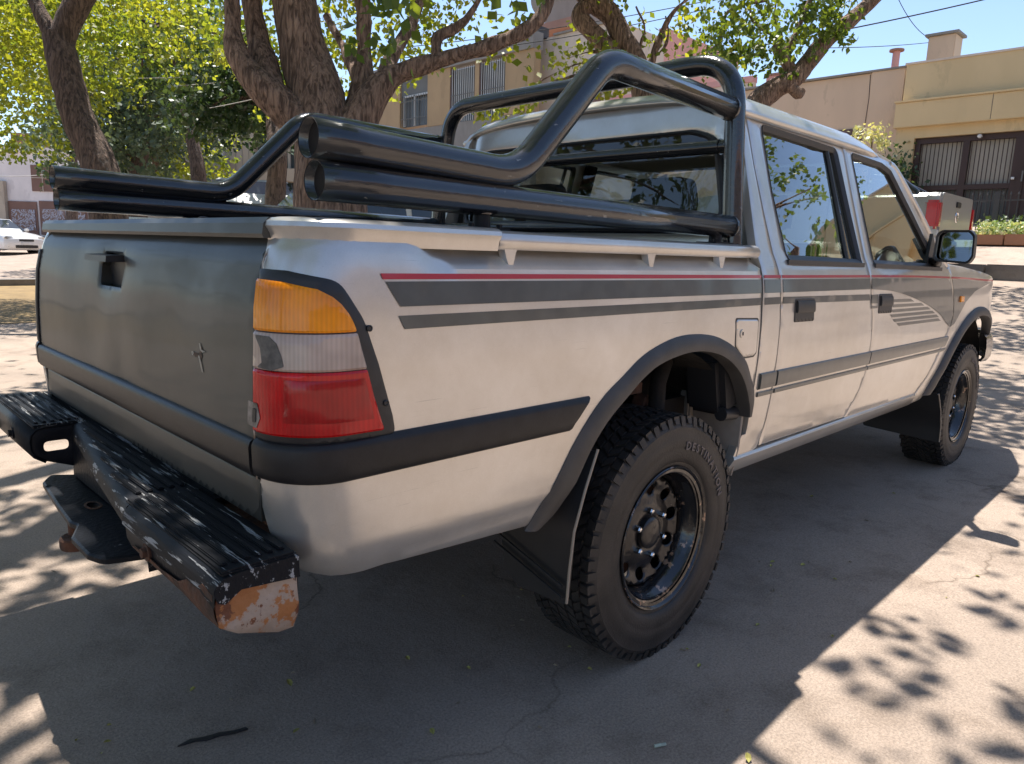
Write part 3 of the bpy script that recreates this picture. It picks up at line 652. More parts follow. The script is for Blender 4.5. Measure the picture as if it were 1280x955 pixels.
# ---- cab back wall with window
def cbw(y, z, off): return (.512+(z-1.15)*.10+.05*max(0, (abs(y)-.56)/.1)**2*.6-off, y, z)
yl = lambda z: Yc(z)-.012
wall = [(-yl(z), z) for z in np.linspace(1.12, 1.64, 12)]+[(-.60, 1.662), (-.5, 1.672), (.5, 1.672), (.60, 1.662)]+[(yl(z), z) for z in np.linspace(1.64, 1.12, 12)]
bw = fil2([(-.655, 1.255), (.655, 1.255), (.600, 1.540), (.50, 1.572), (-.50, 1.572), (-.600, 1.540)], [.04, .04, .1, .1, .1, .1])
cw = sheet('cab_back', wall, [bw], cbw, 'silver', truck, step=.03, thick=.02, edge=.006)
wp = np.array(bw); c0 = wp.mean(0); ip = c0+(wp-c0)*np.array([.965, .90]); 
strip_loft('window_seal', [tuple(p) for p in ip]+[tuple(ip[0])], [tuple(p) for p in wp]+[tuple(wp[0])], cbw, [(0, -.01), (0, .004), (.5, .010), (1, .008), (1.1, -.002)], 'black_plastic', cw, 40, False)
sheet('window_glass', [tuple(p) for p in ip], [], lambda y, z, o: cbw(y, z, o-.004), 'glass_rear', cw, step=.1, thick=.003, edge=0, back=False)
# ---- roof
bm = bmesh.new(); XS = [.556, .562, .575, .60, .70, .9, 1.1, 1.3, 1.5, 1.7, 1.85, 1.95, 2.0]
CR = [(.6675, 1.60), (.660, 1.613), (.642, 1.637), (.618, 1.655), (.58, 1.669), (.50, 1.680), (.36, 1.691), (.18, 1.698), (0, 1.700)]
prof = [(-y, z) for y, z in CR]+[(y, z) for y, z in CR[::-1][1:]]
rows = []
for x in XS:
    r = []
    for y, z in prof:
        zz = z-.028*smooth((.60-x)/.045)*smooth((z-1.60)/.04)-.0-.055*smooth((x-1.55)/.45)*smooth((z-1.59)/.03)
        r.append(bm.verts.new((x, y*(1-.01*smooth((x-1.5)/.5)), zz)))
    rows.append(r)
for a, b_ in zip(rows, rows[1:]):
    for i in range(len(prof)-1): bm.faces.new((a[i], a[i+1], b_[i+1], b_[i]))
roof = link('roof', bm_mesh(bm), 'silver', truck, 50)
md_ = roof.modifiers.new('t', 'SOLIDIFY'); md_.thickness = .02; md_.offset = -1
b = MB(); b.span((.60, -.60, 1.615), (1.93, .60, 1.625)); b.build('headliner', 'liner', roof)
for sg in (-1, 1):
    # drip rail + A pillar
    MB().tube([(x, sg*(Yc(1.622)+.002), 1.620) for x in (.56, 1., 1.4, 1.8)]+[(1.93, sg*(Yc(1.612)+.002), 1.606)], .006, 6).build('drip_rail', 'silver', roof, 40)
    pts = spline([(1.93, sg*.650, 1.592), (2.01, sg*.664, 1.560), (2.2, sg*.722, 1.39), (2.40, sg*.770, 1.215), (2.52, sg*.79, 1.13)], 5)
    MB().tube(pts, .022, 10).build('windscreen_pillar', 'silver', truck, 50)
# windscreen
bm = bmesh.new(); A = [(1.97, -.62, 1.60), (1.99, -.3, 1.625), (2.0, 0, 1.632), (1.99, .3, 1.625), (1.97, .62, 1.60)]; B = [(2.50, -.74, 1.15), (2.60, -.4, 1.14), (2.63, 0, 1.14), (2.60, .4, 1.14), (2.50, .74, 1.15)]
va = [bm.verts.new(p) for p in A]; vb = [bm.verts.new(p) for p in B]
for i in range(4): bm.faces.new((va[i], va[i+1], vb[i+1], vb[i]))
link('windscreen', bm_mesh(bm), 'glass', truck, 60)
# bonnet
bm = bmesh.new(); rows = []
for x, zt, zs in ((2.49, 1.155, 1.150), (2.8, 1.165, 1.142), (3.1, 1.155, 1.122), (3.4, 1.125, 1.092), (3.65, 1.075, 1.048), (3.80, 1.01, .985), (3.84, .93, .92)):
    yy = Yc(zs-.01)-fender_in(x)-.004
    rows.append([bm.verts.new((x+(.05*(1-(t)**2) if x > 3.6 else 0), yy*t, zt-(zt-zs)*abs(t)**2.2)) for t in (-1, -.92, -.7, -.35, 0, .35, .7, .92, 1)])
for a, b_ in zip(rows, rows[1:]):
    for i in range(8): bm.faces.new((a[i], a[i+1], b_[i+1], b_[i]))
link('bonnet', bm_mesh(bm), 'silver', truck, 50)
b = MB(); b.span((3.78, -.40, .80), (3.86, .40, .94)); b.build('grille', 'black_plastic', truck)
for sg in (-1, 1):
    b = MB(); b.span((3.76, sg*.42, .80), (3.865, sg*.68, .95), .015); b.build('headlight', 'glass_dark', truck, 40)
# front bumper (wraps round the corner)
bm = bmesh.new(); rows = []
path = [(3.40, -.815), (3.50, -.822), (3.62, -.80), (3.76, -.74), (3.87, -.6), (3.93, -.3), (3.94, 0), (3.93, .3), (3.87, .6), (3.76, .74), (3.62, .80), (3.50, .822), (3.40, .815)]
pp = [Vector((a, b_, 0)) for a, b_ in path]
for i, p in enumerate(pp):
    t = (pp[min(i+1, 12)]-pp[max(i-1, 0)]).normalized(); n = Vector((t.y, -t.x, 0))
    rows.append([bm.verts.new(p+n*o+Vector((0, 0, z))) for o, z in ((-.03, .60), (.0, .59), (.018, .62), (.02, .68), (.014, .735), (-.004, .755), (-.04, .755))])
for a, b_ in zip(rows, rows[1:]):
    for i in range(6): bm.faces.new((a[i], a[i+1], b_[i+1], b_[i]))
link('front_bumper', bm_mesh(bm), mat('bumper_chrome', (.5, .49, .48), .22, .9, var=.4, vscale=12), truck, 50)

# ---- interior
for sy in (-.37, .37):
    b = MB(); b.box((1.42, sy, .92), (.13, .50, .62), Matrix.Rotation(.2, 3, 'Y'), .05); b.box((1.68, sy, .70), (.5, .50, .14), None, .04); s_ = b.build('front_seat', 'seat', truck, 50)
    b = MB(); b.box((1.345, sy, 1.335), (.09, .26, .17), Matrix.Rotation(.12, 3, 'Y'), .035); b.build('headrest', 'seat', s_, 60)
    b = MB(); [b.tube([(1.36, sy+d, 1.20), (1.35, sy+d, 1.27)], .006, 6) for d in (-.06, .06)]; b.build('headrest_post', 'chrome', s_)
b = MB(); b.box((.70, 0, .90), (.12, 1.24, .55), Matrix.Rotation(.15, 3, 'Y'), .05); b.box((.92, 0, .72), (.45, 1.24, .14), None, .04); s_ = b.build('rear_seat', 'seat', truck, 50)
for sy in (-.275, .36):
    b = MB(); b.prism(fil2([(sy-.14, 1.315), (sy+.14, 1.315), (sy+.11, 1.44), (sy-.11, 1.44)], .04), .70, .77, 0); b.span((.72, sy-.14, 1.20), (.75, sy-.10, 1.33)); b.span((.72, sy+.10, 1.20), (.75, sy+.14, 1.33)); b.span((.70, sy-.16, 1.17), (.77, sy+.16, 1.235), .02)
    bmesh.ops.delete(b.bm, geom=[], context='VERTS'); b.build('headrest', 'seat', s_, 40)
b = MB(); b.prism([(2.20, .80), (2.60, .80), (2.60, 1.135), (2.42, 1.140), (2.26, 1.10), (2.22, 1.02)], -.74, .74); b.build('dashboard', 'black_plastic', truck, 30)
b = MB(); b.lathe([(.185+.014*math.cos(a), .014*math.sin(a)) for a in np.linspace(0, 2*PI, 9)], (0, 0, 0), 'y', 28)
bmesh.ops.rotate(b.bm, matrix=Matrix.Rotation(PI/2-.45, 3, 'Z') if False else Matrix.Rotation(PI/2, 3, 'Z'), verts=b.bm.verts); bmesh.ops.rotate(b.bm, matrix=Matrix.Rotation(.5, 3, 'Y'), verts=b.bm.verts); bmesh.ops.translate(b.bm, vec=(2.08, .37, 1.08), verts=b.bm.verts); b.build('steering_wheel', 'black_plastic', truck, 60)
b = MB(); b.box((1.92, 0, 1.50), (.02, .2, .06), None, .01); b.build('rear_view_mirror', 'black_plastic', truck, 40)

# ---- roll bar tubes
def pipe(nm, pts, r, par=None, inner=True, n=20):
    b = MB(); P = [Vector(p) for p in pts]; b.tube(P, r, n, cap=not inner)
    if inner: # open rear end: wall thickness and a dark inside
        b2 = MB(); b2.tube([P[0], P[0].lerp(P[1], .3)], r*.90, n, cap=False)
    o = b.build(nm, 'tube', par or truck, 60)
    if inner:
        md = o.modifiers.new('t', 'SOLIDIFY'); md.thickness = .0018; md.offset = -1
        pl = MB(); d = (P[1]-P[0]).normalized(); pl.tube([P[0]+d*.018, P[0]+d*.03], r*.975, n); pl.build('tube_plug', 'tube_in', o)
        ins = MB(); ins.tube([P[0]-d*.0012, P[0]+d*.02], r-.0004, n, cap=False); ins.build('tube_inside', 'tube_in', o, 60)
    return o
hoop_c = [(.455, -.728, 1.175), (.455, -.715, 1.35), (.452, -.692, 1.745), (.452, .64, 1.745), (.455, .715, 1.35), (.455, .728, 1.175)]
hp = fillet(hoop_c, [.5, .15, .15, .5], 12)
hoop = MB().tube(hp, .031, 20).build('roll_hoop', 'tube', truck, 60)
for sg in (-1, 1):
    Y = sg*.722
    x0_ = -1.002 if sg < 0 else -1.046
    up = fillet([(x0_, Y, 1.334 if sg < 0 else 1.328), (-.50, Y, 1.318), (-.205, Y*.99, 1.612), (.43, Y*.965, 1.600)], [.18, .15], 12)
    u2 = [Vector(up[0])+(Vector(up[1])-Vector(up[0]))*t for t in (0, .25, .5, .75)]+up[1:]
    pipe('upper_side_tube', u2, .0345)
    lo = [Vector((x0_+.008, Y+sg*.004, 1.264)).lerp(Vector((.445, Y, 1.250)), t) for t in (0, .1, .3, .6, 1)]
    pipe('lower_side_tube', lo, .0345)
    for fx in (-.60, .36):
        b = MB(); b.tube([(fx, Y+sg*.0, 1.196), (fx, Y, 1.235)], [.020, .018], 12); b.span((fx-.055, Y-.035, 1.194), (fx+.055, Y+.035, 1.201), .002)
        for d in (-.04, .04): b.tube([(fx+d, Y+sg*.012, 1.20), (fx+d, Y+sg*.012, 1.209)], .007, 6)
        b.build('tube_foot', 'bump', truck, 40)
    b = MB(); b.span((.41, Y-.035, 1.188), (.50, Y+.035, 1.197), .002); b.build('hoop_foot', 'bump', truck)
MB().tube([(.455, -.70, 1.495), (.455, .70, 1.495)], .021, 14).build('cross_tube', 'tube', truck, 60)
MB().tube([(.455, -.725, 1.245), (.455, .725, 1.245)], .019, 14).build('cross_tube', 'tube', truck, 60)

for sg in (-1, 1):   # weld beads where tubes meet
    for (a, b_, rr_) in (((.418, sg*.697, 1.6005), (.428, sg*.697, 1.6003), .0372), ((.428, sg*.722, 1.250), (.436, sg*.722, 1.250), .0372), ((-.60, sg*.722, 1.229), (-.60, sg*.722, 1.235), .024), ((.455, sg*.655, 1.495), (.455, sg*.661, 1.495), .025)):
        bw__ = MB().tube([Vector(a).lerp(Vector(b_), t) for t in (0, .5, 1)], [rr_*.97, rr_, rr_*.97], 18); 
        for v in bw__.bm.verts: v.co += Vector((noise.noise(v.co*300), noise.noise(v.co*310), noise.noise(v.co*290)))*.0015
        bw__.build('weld_bead', 'tube', truck, 60)
# ---- wheels
def tyre_prof(R, W):
    """closed half-section, offset measured outward from the wheel centre plane"""
    h = W/2
    return [(.196, -h*.78), (.215, -h*.90), (.255, -h*1.02), (.30, -h*1.03), (R-.028, -h*.97), (R-.012, -h*.88), (R-.008, -h*.6), (R-.007, 0), (R-.008, h*.6), (R-.012, h*.86), (R-.026, h*.96),
            (R-.034, h*.985), (R-.038, h*.975), (.30, h*1.02), (.272, h*1.03), (.269, h*1.015), (.262, h*1.02), (.240, h*.985), (.226, h*.93), (.223, h*.89), (.212, h*.87), (.196, h*.78)]
def text_mesh(s, size, ext, sy=1.):
    cu = bpy.data.curves.new('t', 'FONT'); cu.body = s; cu.size = size; cu.extrude = ext; cu.offset = size*.02; cu.resolution_u = 2
    o = bpy.data.objects.new('t', cu); COL.objects.link(o); dg = bpy.context.evaluated_depsgraph_get(); me = bpy.data.meshes.new_from_object(o.evaluated_get(dg)); bpy.data.objects.remove(o); return me
def make_wheel(cx, sg, full=True):
    R, W = .360, .225; yc = sg*(.820-W/2); c = (cx, yc, R-.004)
    b = MB()
    # rim: lip, barrel
    h = W/2
    pr = [(.196, -.085), (.200, -.075), (.180, -.06), (.168, -.02), (.165, .02), (.168, .05), (.178, .070), (.186, .078), (.189, .088), (.1975, .092), (.206, .094), (.211, .098), (.2125, .102), (.210, .105), (.206, .103), (.2025, .097), (.194, .095)]
    b.lathe([(r, y*sg) for r, y in pr], c, 'y', 72)
    wheel = b.build('wheel', 'rim_lip', truck, 40)
    # disc with round holes
    def df(u, v, off):
        r = math.hypot(u, v); d = float(np.interp(r, [0, .04, .06, .075, .10, .120, .145, .158, .167], [.004, .004, .012, .014, .006, .0, .010, .012, -.002]))
        return (cx+u, yc+sg*(d+.028+off), c[2]+v)
    circ = lambda x, y, r, n: [(x+r*math.cos(2*PI*i/n), y+r*math.sin(2*PI*i/n)) for i in range(n)]
    holes = [circ(.130*math.cos(2*PI*(i+.3)/10), .130*math.sin(2*PI*(i+.3)/10), .0200, 16) for i in range(10)] if full else []
    sheet('wheel_disc', circ(0, 0, .166, 60), holes, df, 'rim', wheel, step=.013 if full else .03, thick=.005, edge=.003)
    b = MB(); b.lathe([(.048, .0*sg), (.048, .022*sg), (.043, .027*sg), (.028, .029*sg), (0, .030*sg)], (cx, yc+sg*.028, c[2]), 'y', 32); b.build('hub_cap', 'rim', wheel, 40)
    for i in range(6):
        a = 2*PI*(i+.62)/6; b = MB(); b.lathe([(.0092, 0), (.0092, .015*sg), (.006, .019*sg), (0, .020*sg)], (cx+.0700*math.cos(a), yc+sg*.040, c[2]+.0700*math.sin(a)), 'y', 6); b.build('lug_nut', 'chrome', wheel, 30)
    b = MB(); b.lathe([(r, y*sg) for r, y in tyre_prof(R, W)], c, 'y', 96); tyre = b.build('tyre', 'rubber', wheel, 35)
    # brake drum
    b = MB(); b.lathe([(.150, -.09*sg), (.150, -.03*sg), (0, -.028*sg)], c, 'y', 32); b.build('brake_drum', 'rust', wheel, 30)
    # tread: blocks
    V = []; F = []
    def block(a0, a1, y0, y1, r0, r1, sk=0., tp=.0):
        i = len(V)
        for r in (r0, r1):
            for (a, y) in ((a0+sk*0, y0), (a1, y0), (a1+sk, y1), (a0+sk, y1)):
                V.append((cx+r*math.cos(a), yc+sg*y, c[2]+r*math.sin(a)))
        for q in ((0, 1, 2, 3), (4, 7, 6, 5), (0, 4, 5, 1), (1, 5, 6, 2), (2, 6, 7, 3), (3, 7, 4, 0)): F.append(tuple(i+k for k in q))
    N = 66; da = 2*PI/N; R0 = R-.012
    for i in range(N):
        a = i*da; e = .0016*(i % 3)
        for s2 in (-1, 1):
            block(a, a+da*.70, s2*.080, s2*(.101 if i % 2 else .106), R0, R-.001, da*.1)           # shoulder lug
            # shoulder cleat running down the side wall
            if s2 > 0:
                i0 = len(V)
                for (r, y) in ((R-.003, .1045), (R-.030 if i % 2 else R-.022, .1115), (R-.030 if i % 2 else R-.022, .100), (R-.004, .095)):
                    for aa in (a+da*.06, a+da*(.70)): V.append((cx+r*math.cos(aa), yc+sg*y, c[2]+r*math.sin(aa)))
                for q in ((0, 1, 3, 2), (2, 3, 5, 4), (4, 5, 7, 6), (6, 7, 1, 0), (0, 2, 4, 6), (1, 7, 5, 3)): F.append(tuple(i0+k for k in q))
            block(a+da*.2, a+da*.85, s2*.050, s2*.075, R0, R, -da*.5*s2)
            block(a+da*.5, a+da*1.2, s2*.020, s2*.045, R0, R, da*.45*s2)
        block(a, a+da*.78, -.014, .014, R0, R+.0005, da*.5)
    me = bpy.data.meshes.new('tread'); me.from_pydata(V, [], F); bm = bmesh.new(); bm.from_mesh(me); bmesh.ops.recalc_face_normals(bm, faces=bm.faces); bm.to_mesh(me); bm.free()
    tr = link('tread_blocks', me, 'rubber', wheel); tr['kind'] = 'stuff'
    if sg < 0:
        # raised word on the side wall
        word = 'DESTINATION'; a = math.radians(80); rr = .263; hgt = .026
        for ch in word:
            me = text_mesh(ch, hgt*1.35, .0012); xs = [v.co.x for v in me.vertices]; wd = max(xs)-min(xs); mnx = min(xs)
            step = (wd+.0085)/rr; mid = a-(wd/2)/rr
            for v in me.vertices:
                ang = mid-(v.co.x-mnx-wd/2)*1.0/rr; r = rr+v.co.y*.95
                v.co = (cx+r*math.cos(ang), yc-.1157-.0012+.0-v.co.z*1.0-.0*abs(v.co.y), c[2]+r*math.sin(ang))
            link('letter', me, 'rubber_letter', wheel); a -= step
    return wheel
for cx in (.07, 3.10):
    for sg in (-1, 1): make_wheel(cx, sg, sg < 0)

# ---- mud flaps, wheel well, axle and springs
for sg in (-1, 1):
    b = MB(); out = [(.842, .69), (.838, .60), (.834, .50), (.828, .33), (.820, .308), (.66, .300), (.61, .33), (.595, .40), (.59, .66)]
    n = 8; 
    poly = [(sg*y, z) for y, z in out]
    fl = sheet('mud_flap', poly, [], lambda y, z, o: (float(np.interp(z, [.3, .5, .61, .70], [-.384, -.380, -.35, -.318]))-.10*smooth((.80-abs(y))/.25)*smooth((z-.5)/.2)-o, y, z), 'black_plastic', truck, step=.03, thick=.008, edge=0)
    MB().tube([(-.316, sg*.844, .695), (-.352, sg*.841, .60), (-.381, sg*.837, .50), (-.387, sg*.833, .40), (-.386, sg*.829, .315)], .0035, 6).build('flap_edging', mat('flap_edge%d' % sg, (.3, .25, .2), .5), fl)
    for zz in (.40, .37): MB().tube([(-.396, sg*.82, zz-.04), (-.396, sg*.58, zz+.03)], .004, 6).build('flap_rib', 'black_plastic', fl)
    poly = [(sg*y, z) for y, z in fil2([(.835, .50), (.835, .215), (.44, .235), (.44, .44), (.60, .50)], .015)]
    fl = sheet('front_mud_flap', poly, [], lambda y, z, o: (2.66-.14*smooth((z-.30)/.22)-o, y, z), 'black_plastic', truck, step=.04, thick=.008, edge=0)
    MB().tube([(2.52, sg*.838, .50), (2.60, sg*.838, .40), (2.645, sg*.838, .30), (2.655, sg*.838, .22)], .003, 6).build('flap_edging', mat('flap_edge_f%d' % sg, (.25, .22, .19), .5), fl)
    # inner wheel wells
    for cx, yo in ((.06, .50), (3.1, .52)):
        bm = bmesh.new(); N = 26; a0 = .27; rows = []
        for i in range(N+1):
            t = a0+(PI-.54)*i/N; p = (cx+.475*math.cos(t), .40+.50*math.sin(t))
            rows.append([bm.verts.new((p[0], sg*y, p[1])) for y in (.775, .64, yo)])
        for r, q in zip(rows, rows[1:]):
            for i in range(2): bm.faces.new((r[i], r[i+1], q[i+1], q[i]))
        bm.faces.new([r[2] for r in rows])
        link('wheel_well', bm_mesh(bm), 'under', truck, 40)
    # cab rear lower panel seen past the tyre
    sheet('cab_lower_panel', [(sg*y, z) for y, z in ((.795, .462), (.812, .56), (.818, .72), (.55, .80), (.55, .462))], [], lambda y, z, o: (.452-o, y, z), 'inner', truck, step=.05, thick=.006, edge=.003)
    b = MB(); b.span((.425, sg*.60, .49), (.455, sg*.64, .76), .006); b.build('panel_stiffener', 'inner', truck)
    b = MB(); b.box((.39, sg*.73, .775), (.11, .14, .20), Matrix.Rotation(-.25, 3, 'Y'), .02); b.build('splash_shield', 'black_plastic', truck, 30)
    b = MB(); b.tube([(.36, sg*.79, .678), (.44, sg*.79, .672)], .022, 10); b.build('hose_end', 'black_plastic', truck, 40)
    # leaf spring pack, shackle, damper, frame rail
    b = MB()
    for k in range(4):
        L = .62-.12*k; pts = [(.07+L*t, sg*.53, .405+.15*(t*L/.62)**2+.012*k*-1+.03) for t in np.linspace(-1, 1, 11)]
        for p, q in zip(pts, pts[1:]): b.tube([p, q], .012, 4)
    b.build('leaf_spring', 'rust', truck)
    b = MB(); b.box((-.58, sg*.55, .53), (.03, .09, .17), Matrix.Rotation(.3, 3, 'Y')); b.tube([(-.56, sg*.49, .58), (-.56, sg*.61, .58)], .03, 10); b.tube([(-.60, sg*.49, .48), (-.60, sg*.61, .48)], .02, 10); b.build('spring_shackle', 'rust', truck)
    MB().tube([(.16, sg*.60, .40), (.21, sg*.60, .62), (.24, sg*.58, .86)], [.022, .03, .034], 12).build('damper', 'under', truck, 40)
    b = MB(); b.span((-1.0, sg*.42, .50), (3.6, sg*.48, .60)); b.build('frame_rail', 'under', truck)
    b = MB(); b.tube([(-.02, sg*.62, .74), (.05, sg*.60, .735), (.13, sg*.56, .75)], [.03, .034, .026], 8); b.box((.03, sg*.64, .77), (.16, .05, .03)); b.tube([(-.16, sg*.66, .79), (.06, sg*.64, .765)], .012, 8); b.box((.17, sg*.63, .70), (.06, .06, .07), Matrix.Rotation(.4, 3, 'Y'), .01); b.build('bump_stop', 'rust', truck, 40)
    MB().tube([(.14, sg*.70, .62), (.20, sg*.66, .78), (.34, sg*.6, .86)], .026, 10).build('filler_hose', 'under', truck, 50)
b = MB(); b.tube([(.07, -.60, .355), (.07, .60, .355)], .045, 14); b.tube([(.07, -.17, .355), (.07, -.08, .355), (.07, .08, .355), (.07, .17, .355)], [.05, .135, .135, .05], 18); b.build('rear_axle', 'under', truck, 50)
b = MB(); b.tube([(3.1, -.6, .36), (3.1, .6, .36)], .04, 10); b.build('front_axle', 'under', truck, 50)
b = MB(); b.tube(spline([(2.4, .3, .42), (1.2, .32, .40), (.5, .35, .48), (-.3, .40, .52), (-.95, .45, .50)], 5), .028, 10); b.build('exhaust_pipe', 'rust', truck, 50)

# ---- step bumper
def yz(v): return v
bt = MB()
# section (x,z) of the outer skin
sec = [(-1.092, .638), (-1.104, .650), (-1.20, .650), (-1.222, .645), (-1.236, .630), (-1.240, .612), (-1.239, .588), (-1.231, .566), (-1.205, .548), (-1.135, .524), (-1.10, .522), (-1.092, .54)]
def wing_part(y0, y1, taper0=0., taper1=0.):
    bm = bmesh.new(); ys = [y0, y0+(.012 if y1 > y0 else -.012), y1-(.012 if y1 > y0 else -.012), y1]; rows = []
    for i, y in enumerate(ys):
        s_ = .010 if i in (0, 3) else 0.
        cxm, czm = -1.165, .588
        rows.append([bm.verts.new((x+(s_ if x < cxm else -s_), y, z+(s_ if z < czm else -s_))) for x, z in sec])
    for r, q in zip(rows, rows[1:]):
        for k in range(len(sec)): bm.faces.new((r[k], r[(k+1) % len(sec)], q[(k+1) % len(sec)], q[k]))
    bm.faces.new(rows[0]); bm.faces.new(rows[-1][::-1]); return bm
bump = link('step_bumper', bm_mesh(wing_part(-.42, -.835)), 'bump', truck, 40); bump['label'] = 'black step bumper with flaking paint and rusted right end'
# left wing: hollow so that the slot in its end shows daylight
bm = bmesh.new(); ring = []
for y in (.335, .84):
    ring.append([bm.verts.new((x, y, z)) for x, z in sec])
for k in range(8): bm.faces.new((ring[0][k], ring[0][(k+1) % len(sec)], ring[1][(k+1) % len(sec)], ring[1][k]))
o = link('bumper_wing', bm_mesh(bm), 'bump', bump, 40); md = o.modifiers.new('t', 'SOLIDIFY'); md.thickness = .006; md.offset = -1
slot = fil2([(-1.205, .578), (-1.145, .578), (-1.145, .606), (-1.205, .606)], .013)
sheet('wing_end_plate', [(x+(.004 if x < -1.165 else -.004), z+(.004 if z < .588 else -.004)) for x, z in sec], [slot], lambda x, z, o: (x, .338-o, z), 'bump', bump, step=.03, thick=.006, edge=.004)
# centre beam, set back
b = MB(); b.prism([(-1.035, .640), (-1.045, .648), (-1.118, .648), (-1.132, .638), (-1.136, .61), (-1.138, .50), (-1.06, .49), (-1.035, .54)], -.21, .345); b.build('bumper_centre', 'bump', bump, 30)
# sloping web from the centre beam out to the right wing
b = MB(); TO = [(-1.135, .336), (-1.158, .17), (-1.178, .03), (-1.199, -.11), (-1.218, -.26), (-1.2385, -.422)]; BO = [(-1.10, .336), (-1.11, .17), (-1.118, .03), (-1.13, -.11), (-1.155, -.26), (-1.20, -.422)]
rows = []
for (tx, ty), (bx, by) in zip(TO, BO): rows.append([b.bm.verts.new(p) for p in ((-1.05, ty, .6505), (tx+.02, ty, .6515), (tx+.006, ty, .646), (tx, ty, .634), (tx-(.002), ty, .612), ((tx+bx)/2+.006, (ty+by)/2, .575), (bx, by, .54), (bx, by, .50), (-1.05, by, .50))])
for r_, q_ in zip(rows, rows[1:]):
    for k in range(9): b.bm.faces.new((r_[k], r_[(k+1) % 9], q_[(k+1) % 9], q_[k]))
b.bm.faces.new(rows[0]); b.bm.faces.new(rows[-1][::-1]); b.build('bumper_gusset', 'bump_worn', bump, 45)
# plastic step pads with ribs
def pad(ya, yb, nm, m='bump_worn', xa=-1.228, xb=-1.100, z=.650, ribs=6):
    b = MB(); p = b.span((xa, min(ya, yb), z-.004), (xb, max(ya, yb), z+.004), .003).build(nm, m, bump, 30)
    for k in range(ribs):
        x = xa+.014+(xb-xa-.03)*k/(ribs-1)
        b = MB(); b.span((x-.0055, min(ya, yb)+.022, z+.003), (x+.0055, max(ya, yb)-.022, z+.0085), .002); q = b.build('pad_rib', m, bump, 30)
    return p
pad(-.40, -.838, 'step_pad'); pad(.338, .838, 'step_pad'); 
pad(.84, -.50, 'inner_pad', xa=-1.096, xb=-1.036, z=.646, ribs=3)
for x_, y_ in ((-1.112, .32), (-1.1335, .22), (-1.155, .06), (-1.1765, -.08), (-1.198, -.22)):
    b = MB(); b.span((x_-.0055, -.385, .650), (x_+.0055, y_, .6575), .002); b.build('pad_rib', 'bump_worn', bump, 30)
# worn lip over the right end and front edge
bm = bmesh.new(); rows = []
for y in (-.425, -.5, -.6, -.79, -.825, -.842): 
    e = smooth((abs(y)-.79)/.05)
    rows.append([bm.verts.new((x, y, z)) for x, z in ((-1.10, .6545-e*.006), (-1.20, .6545-e*.006), (-1.226, .6505-e*.006), (-1.238, .640-e*.004), (-1.2425, .628), (-1.2440, .614-.012*e))])
for r, q in zip(rows, rows[1:]):
    for i in range(5): bm.faces.new((r[i], r[i+1], q[i+1], q[i]))
e0 = rows[-1]; e1 = [bm.verts.new((v.co.x, -.8455, min(v.co.z, .612+.01*math.sin(k*2)))) for k, v in enumerate(e0)]
for i in range(5): bm.faces.new((e0[i], e0[i+1], e1[i+1], e1[i]))
e2 = [bm.verts.new((v.co.x+(.004 if i > 3 else 0), -.845, .622-.004*i)) for i, v in enumerate(e0)]
link('step_lip', bm_mesh(bm), 'bump_worn', bump, 50)
# bare, rusty end cap
ec = [(-1.100, .634), (-1.20, .634), (-1.230, .625), (-1.239, .60), (-1.235, .566), (-1.205, .545), (-1.135, .520), (-1.108, .520), (-1.100, .545)]
sheet('rusted_end', ec, [], lambda x, z, o: (x, -.8365-.006*math.exp(-((z-.56)/.02)**2)-o, z), 'bump_rust', bump, step=.02, thick=.005, edge=.004)
rl = [(y, z) for y, z in ((-.838, .622), (-.80, .628), (-.775, .612), (-.74, .614), (-.70, .596), (-.62, .590), (-.54, .592), (-.47, .585), (-.47, .578), (-.54, .580), (-.62, .576), (-.70, .575), (-.74, .566), (-.78, .560), (-.838, .562))]
sheet('rust_patch', rl, [], lambda y, z, o: (-1.2435+.010*max(0, (.588-z)/.024)-o, y, z), 'rust', bump, step=.02, thick=.001, edge=0)
# lower flange of the wing, bolts
for yy in (-.34, .70): MB().lathe([(0, 0), (.016, 0), (.016, .008), (.010, .012), (0, .012)], (0, 0, 0), 'y', 16).bm.free()
for yy, zz in ((-.55, .597), (.74, .585), (.52, .60)):
    b = MB(); b.tube([(-1.236, yy, zz), (-1.244, yy, zz)], .017, 14); b.tube([(-1.243, yy, zz), (-1.252, yy, zz)], .010, 6); b.build('bumper_bolt', 'rust' if yy < 0 else 'bump', bump, 30)
# towing plate
tp = fil2([(-1.13, .36), (-1.185, .40), (-1.215, .34), (-1.232, .12), (-1.240, -.02), (-1.232, -.05), (-1.262, -.12), (-1.262, -.24), (-1.245, -.29), (-1.13, -.33), (-1.07, -.33), (-1.07, .36)], [.01, .02, .03, .05, .02, .02, .03, .03, .03, .02, .005, .005])
thole = [(-1.168+.013*math.cos(a), .06+.026*math.sin(a)) for a in np.linspace(0, 2*PI, 17)[:-1]]
sheet('tow_plate', tp, [thole], lambda x, y, o: (x, y, .497+o), 'bump', bump, step=.04, thick=.014, edge=.005, edrop=.004)
sheet('tow_plate_hole_rim', [(a[0]*1+(-1.168)*0, a[1]) for a in [(-1.168+.019*math.cos(t), .06+.034*math.sin(t)) for t in np.linspace(0, 2*PI, 17)[:-1]]], [thole], lambda x, y, o: (x, y, .4985+o), 'rust', bump, step=.04, thick=.001, edge=0)
b = MB(); b.tube([(-1.218, .045, .492), (-1.218, .045, .44)], .012, 10); b.build('hitch_pin', 'rust', bump, 40)
b = MB(); b.lathe([(0, -.028), (.036, -.028), (.038, -.022), (.038, -.004), (.034, 0), (0, 0)], (-1.214, .035, .438), 'z', 28); b.build('hitch_disc', 'rust', bump, 40)
